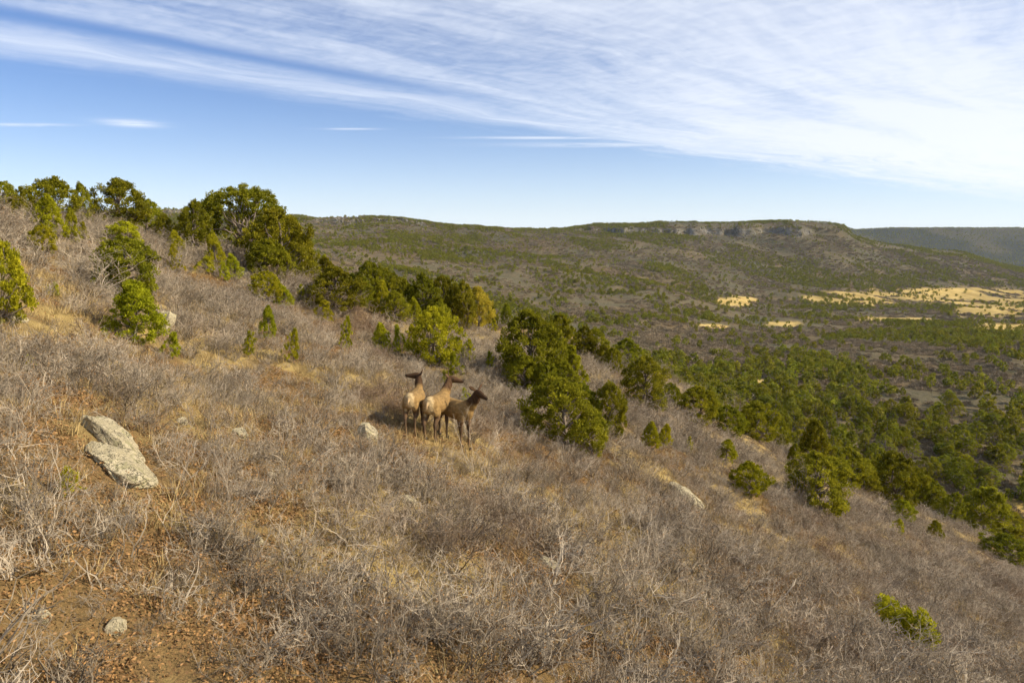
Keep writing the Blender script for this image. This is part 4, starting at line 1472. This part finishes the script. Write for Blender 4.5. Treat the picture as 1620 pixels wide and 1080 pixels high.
def keep_clear(x, y, pad_front=2.4):
    ok = np.ones(len(x), bool)
    low = np.ones(len(x))
    for (ex, ey, _) in ELK:
        d = np.hypot(x - ex, y - ey)
        ok &= d > 0.85
        u = np.array([-ex, -ey]) / math.hypot(ex, ey)
        al = (x - ex) * u[0] + (y - ey) * u[1]
        ac = np.abs((x - ex) * u[1] - (y - ey) * u[0])
        low = np.where((al > 0) & (al < 3.2) & (ac < 1.3), np.minimum(low, np.clip(0.42 + 0.12 * (al - 1.0), 0.40, 0.7)), low)
    for (rx, ry, rr) in ROCK_SPOTS:
        d = np.hypot(x - rx, y - ry)
        ok &= d > rr * 0.9 + 0.1
        u = np.array([-rx, -ry]) / math.hypot(rx, ry)
        al = (x - rx) * u[0] + (y - ry) * u[1]
        ac = np.abs((x - rx) * u[1] - (y - ry) * u[0])
        front = (al > 0) & (al < rr + 0.9) & (ac < rr + 0.2)
        low = np.where(front, np.minimum(low, 0.42), low)
    for (tx_, ty_, tw) in TREE_SPOTS:
        d = np.hypot(x - tx_, y - ty_)
        ok &= d > tw * 0.22
        u = np.array([-tx_, -ty_]) / math.hypot(tx_, ty_)
        al = (x - tx_) * u[0] + (y - ty_) * u[1]
        ac = np.abs((x - tx_) * u[1] - (y - ty_) * u[0])
        low = np.where((al > 0) & (al < 2.0) & (ac < tw * 0.6) & (tw < 2.2), np.minimum(low, 0.5), low)
    return ok, low


def openness(x, y):
    """1 in the open grassy gaps (mostly the upper-left part of the foreground), 0 in closed brush"""
    tx = x / np.maximum(y, 1)
    o = 0.18 * np.clip((-0.12 - tx) / 0.35, 0, 1) * np.clip((26 - y) / 10, 0, 1) + 0.50 * fbm(x * 0.28, y * 0.28, 3, 131)
    return np.clip(o, 0, 1)


def scatter_brush():
    rng = np.random.default_rng(21)
    srcs = [source(shrub_mesh('brush_shape', 600 + i, leaves=(0, 40, 0, 90, 20, 0, 60, 0)[i], height=(1.0, 1.15, 0.9, 1.05, 1.2, 0.85, 1.0, 1.1)[i], stems=(11, 12, 13, 10, 12, 14, 11, 12)[i],
                              spread=(0.55, 0.6, 0.7, 0.5, 0.6, 0.65, 0.6, 0.5)[i], twigs=7)) for i in range(8)]
    xs, ys = [], []
    for (y0, y1, den) in ((4.5, 16, 4.2), (16, 45, 3.1), (45, 60, 1.8), (60, 128, 0.85)):
        n = int(den * 0.98 * (y1 * y1 - y0 * y0))
        x, y = sample_ground(rng, n, y0, y1)
        xs.append(x)
        ys.append(y)
    x, y = np.concatenate(xs), np.concatenate(ys)
    z = ground_z(x, y)
    near = near_z(x, y) > far_z(x, y) - 0.5
    near |= y < 50
    ok, low = keep_clear(x, y)
    op = openness(x, y)
    gap = np.clip((fbm(x * 0.55, y * 0.55, 3, 241) + 0.02) * 1.4, 0, 0.30) * np.clip((34 - y) / 14, 0, 1)
    thin = ~((rng.uniform(0, 1, len(x)) > op * 0.35) & (rng.uniform(0, 1, len(x)) > gap))
    low = np.where(thin, low * rng.uniform(0.5, 0.8, len(x)), low)
    ok &= near & (~thin | (rng.uniform(0, 1, len(x)) < 0.97))
    x, y, z, low, op = x[ok], y[ok], z[ok], low[ok], op[ok]
    n = len(x)
    zone = np.clip(0.97 + 0.35 * fbm(x * 0.12, y * 0.12, 3, 151), 0.80, 1.3)
    s = zone * rng.uniform(0.5, 1.12, n) * low * (1 - 0.3 * op) * np.interp(y, [8, 24], [0.80, 0.95])
    wide = rng.uniform(0.95, 1.35, n) * np.interp(y, [20, 60, 120], [1, 1.15, 1.4])
    scl = np.stack([s * wide, s * wide, s], -1)
    scatter('bare_oak_brush', srcs, np.stack([x, y, z], -1), tilted(x, y, rng), scl, rng.integers(0, 8, n), 'bare grey-brown scrub oak brush covering the near slope')
    # leaf litter
    xs, ys = sample_ground(rng, 26000, 4.5, 42)
    lm = leafy_mask(xs, ys)
    ok2 = (rng.uniform(0, 1, len(xs)) < 0.07 + 0.55 * np.clip((lm - 0.50) * 3, 0, 1))
    xs, ys = xs[ok2], ys[ok2]
    n = len(xs)
    s = rng.uniform(0.7, 1.25, n)
    rot = np.stack([np.full(n, -0.10) + rng.normal(size=n) * 0.04, np.full(n, 0.39) + rng.normal(size=n) * 0.04, np.zeros(n)], -1)
    scatter('leaf_litter', [source(litter_mesh('litter_shape', 700 + i)) for i in range(5)], np.stack([xs, ys, ground_z(xs, ys) + 0.01], -1), rot, np.stack([s, s, s], -1), rng.integers(0, 5, n), 'rusty dead oak leaves lying under the brush')
    xs, ys = sample_ground(rng, 24000, 4.5, 45)
    ok3 = rng.uniform(0, 1, len(xs)) < 0.18 + 0.8 * np.clip(openness(xs, ys) * 1.4 + 0.35 - leafy_mask(xs, ys) * 0.6, 0, 1)
    xs, ys = xs[ok3], ys[ok3]
    n = len(xs)
    s = rng.uniform(0.6, 1.25, n)
    scatter('dry_grass', [source(grass_mesh('grass_shape', 720 + i)) for i in range(5)], np.stack([xs, ys, ground_z(xs, ys)], -1), tilted(xs, ys, rng, 0.12), np.stack([s, s, s], -1), rng.integers(0, 5, n), 'straw-coloured dry grass tufts between the shrubs')


scatter_brush()


# ------------------------------------------------------------------ woodland and scrub beyond the crest
def tree_density(x, y, z):
    tx = x / y
    px, py = project(x, y, z)
    cl = fbm(x * 0.012, y * 0.0085, 4, 171)
    d = np.clip(0.38 + 2.1 * cl, 0.10, 1) / 27.0
    wood = np.clip((y - 95) / 20, 0, 1) * np.clip((345 - y) / 70, 0, 1) * np.clip((tx - 0.02) / 0.15, 0, 1)
    d = d * (1 - wood) + wood * np.clip(0.75 + 1.3 * cl, 0.10, 1) / 24.0
    # brown, nearly treeless flank left of centre
    bare = np.exp(-(((px - 860) / 150) ** 2 + ((py - 450) / 34) ** 2)) + np.exp(-(((px - 1230) / 170) ** 2 + ((py - 408) / 30) ** 2)) * 0.8
    d = d * (1 - 0.5 * np.clip(bare, 0, 1))
    green = np.exp(-(((px - 640) / 200) ** 2 + ((py - 385) / 22) ** 2))
    d = d * (1 + 0.8 * green)
    d = d * (1 - 0.98 * np.exp(-(((px - 1592) / 52) ** 2 + ((py - 818) / 30) ** 2)))
    d = d * (1 - 0.82 * meadow_mask(x, y, z))
    return d


def scatter_far():
    rng = np.random.default_rng(33)
    X, Y, Z = [], [], []
    for (y0, y1, tm, mx) in ((88, 360, 0.95, 1 / 22.0), (360, 900, 0.92, 1 / 20.0), (900, 2050, 0.90, 1 / 20.0)):
        n = int(mx * tm * (y1 * y1 - y0 * y0))
        x, y = sample_ground(rng, n, y0, y1, tm)
        z = ground_z(x, y)
        ok = rng.uniform(0, 1, n) < tree_density(x, y, z) / mx
        ok &= near_z(x, y) < far_z(x, y) + 1.5
        X.append(x[ok])
        Y.append(y[ok])
        Z.append(z[ok])
    x, y = sample_ground(rng, 26000, 3300, 4700, 1.0)
    ok = x / y > 0.40
    X.append(x[ok])
    Y.append(y[ok])
    Z.append(ground_z(x[ok], y[ok]))
    x, y, z = np.concatenate(X), np.concatenate(Y), np.concatenate(Z)
    n = len(x)
    h = rng.uniform(2.8, 5.8, n) * np.interp(y, [250, 500, 1500, 4000], [1.20, 0.88, 0.88, 1.4])
    w = h * rng.uniform(0.75, 1.15, n)
    # the largest ones in view become trees of their own
    px, py = project(x, y, z)
    cand = np.nonzero((y < 420) & (px > 10) & (px < 1610) & (py < 1000))[0]
    vis = np.ones(len(cand), bool)
    for t in np.linspace(0.10, 0.97, 50):
        vis &= ground_z(x[cand] * t, y[cand] * t) < (z[cand] + h[cand] * 0.55) * t
    cand = cand[vis]
    size = h[cand] / y[cand]
    cand = cand[np.argsort(-size)][:205]
    meshes = [tree_meshes('juniper', 220, 'forest', 0.5), tree_meshes('pinyon', 221, 'forest', 0.55), tree_meshes('cone', 222, 'forest', 0.5),
              tree_meshes('juniper', 223, 'dark', 0.5), tree_meshes('pinyon', 224, 'juniper', 0.55)]
    MARKS = [(1040, 'right of the leaning dark pine'), (1130, 'behind the rounded brown-olive juniper'), (1225, 'behind the olive crest junipers'), (1310, 'behind the broad grey-green tree'),
             (1390, 'behind the dark crest tree'), (1480, 'behind the big dense crest tree'), (1560, 'behind the umbrella-shaped pine'), (9999, 'by the right edge')]
    ADJ = ('round green juniper', 'open-crowned pinyon', 'pointed juniper', 'dense dark juniper', 'olive pinyon')
    lab = {}
    for i in cand:
        q = int(rng.integers(0, 5))
        mk = [t for e_, t in MARKS if px[i] < e_][0] if px[i] > 850 else 'left of middle group'
        dp = 'near side' if y[i] < 165 else 'middle' if y[i] < 215 else 'back'
        lab.setdefault(ADJ[q] + ', ' + dp + ' of far wood, ' + mk, []).append((float(px[i]), int(i), q))
    ORD = ('first', 'second', 'third', 'fourth', 'fifth', 'sixth', 'seventh', 'eighth', 'ninth', 'tenth')
    for text, lst in lab.items():
        lst.sort()
        for k, (_, i, q) in enumerate(lst):
            t = text
            if len(lst) == 2:
                t = ('left ', 'right ')[k] + text
            elif len(lst) > 2:
                t = 'leftmost ' + text if k == 0 else 'rightmost ' + text if k == len(lst) - 1 else ORD[min(k, 9)] + ' from left, ' + text
            plant_tree(('juniper_tree', 'pinyon_pine', 'juniper_tree', 'juniper_tree', 'pinyon_pine')[q], meshes[q], (float(x[i]), float(y[i]), float(z[i])), float(h[i]), float(w[i]), t, 'tree', 'trees of the wood below the crest')
    rest = np.ones(n, bool)
    rest[cand] = False
    x, y, z, h, w = x[rest], y[rest], z[rest], h[rest], w[rest]
    n = len(x)
    rot = np.stack([np.zeros(n), np.zeros(n), rng.uniform(0, 6.28, n)], -1)
    scatter('distant_woodland', [source(far_tree_mesh('far_tree_shape', 800 + i)) for i in range(7)], np.stack([x, y, z - 0.1], -1), rot, np.stack([w, w, h], -1), rng.integers(0, 7, n), 'far pinyon and juniper wood dotting the valley and slopes')
    print('far trees', n)
    X, Y = [], []
    for (y0, y1, den) in ((84, 260, 1 / 4.5), (260, 620, 1 / 11.0), (620, 1250, 1 / 40.0), (1250, 1700, 1 / 48.0)):
        a, b = sample_ground(rng, int(den * 0.92 * (y1 * y1 - y0 * y0)), y0, y1, 0.92)
        X.append(a)
        Y.append(b)
    x, y = np.concatenate(X), np.concatenate(Y)
    z = ground_z(x, y)
    ok = (near_z(x, y) < far_z(x, y) + 2.0) & (rng.uniform(0, 1, len(x)) > meadow_mask(x, y, z) * 0.97) & (rng.uniform(0, 1, len(x)) < 0.62 + 0.8 * fbm(x * 0.02, y * 0.015, 3, 191))
    x, y, z = x[ok], y[ok], z[ok]
    n = len(x)
    s = rng.uniform(0.7, 1.5, n) * np.interp(y, [100, 300, 1000, 1700], [0.9, 1.15, 1.8, 2.3])
    rot = np.stack([np.zeros(n), np.zeros(n), rng.uniform(0, 6.28, n)], -1)
    scatter('distant_scrub', [source(far_scrub_mesh('far_scrub_shape', 820 + i)) for i in range(6)], np.stack([x, y, z - 0.05], -1), rot, np.stack([s * 1.15, s * 1.15, s], -1), rng.integers(0, 6, n), 'leafless brown scrub on the far slopes and valley floor')
    # broken rock along the long ridge and the mesa rim
    px = np.concatenate([rng.uniform(430, 700, 420), rng.uniform(225, 300, 60), rng.uniform(900, 1320, 380)])
    tx = (px - 810) / F
    yy = np.where(px < 800, 1330 + 40 * fbm(tx * 20, np.full(len(tx), 2.2), 3, 41), 1655 + 34 * fbm(tx * 15, np.full(len(tx), 0.3), 4, 31) + 16 * fbm(tx * 62, np.full(len(tx), 0.9), 3, 37))
    yy = yy + rng.normal(size=len(px)) * 9 + 4
    xx = tx * yy
    keep = fbm(px * 0.03, px * 0.0, 3, 211) > -0.25
    xx, yy = xx[keep], yy[keep]
    n = len(xx)
    s = rng.uniform(1.2, 4.2, n)
    me = rock_mesh(950, (1, 1, 1), 9, 0.15, 2)
    me2 = rock_mesh(951, (1, 0.8, 1.3), 9, 0.15, 2)
    for m_ in (me, me2):
        m_.materials[0] = MAT['farrock']
    scatter('ridge_rubble', [source(me), source(me2)], np.stack([xx, yy, ground_z(xx, yy)], -1), np.stack([rng.normal(size=n) * 0.3, rng.normal(size=n) * 0.3, rng.uniform(0, 6.28, n)], -1),
            np.stack([s * 1.3, s, s * rng.uniform(0.7, 1.6, n)], -1), rng.integers(0, 2, n), 'broken pale rock along the far ridge and mesa rim')


scatter_far()

# ------------------------------------------------------------------ the air of the valley
def build_haze():
    me = bpy.data.meshes.new('haze')
    X0, X1, Y0, Y1, Z0, Z1 = -8100, 8100, -8100, 8100, -420.0, 330.0
    v = [(x, y, z) for x in (X0, X1) for y in (Y0, Y1) for z in (Z0, Z1)]
    f = [(0, 1, 3, 2), (4, 6, 7, 5), (0, 4, 5, 1), (2, 3, 7, 6), (0, 2, 6, 4), (1, 5, 7, 3)]
    me.from_pydata(v, [], f)
    m = bpy.data.materials.new('valley_haze')
    m.use_nodes = True
    nt = m.node_tree
    nt.nodes.clear()
    o = nt.nodes.new('ShaderNodeOutputMaterial')
    p = nt.nodes.new('ShaderNodeVolumePrincipled')
    p.inputs['Color'].default_value = (0.66, 0.80, 0.98, 1)
    p.inputs['Density'].default_value = 0.000032
    nt.links.new(p.outputs[0], o.inputs['Volume'])
    me.materials.append(m)
    ob = link('haze', me)
    tag(ob, 'thin blue haze filling the valley air', None, None, 'stuff')


build_haze()
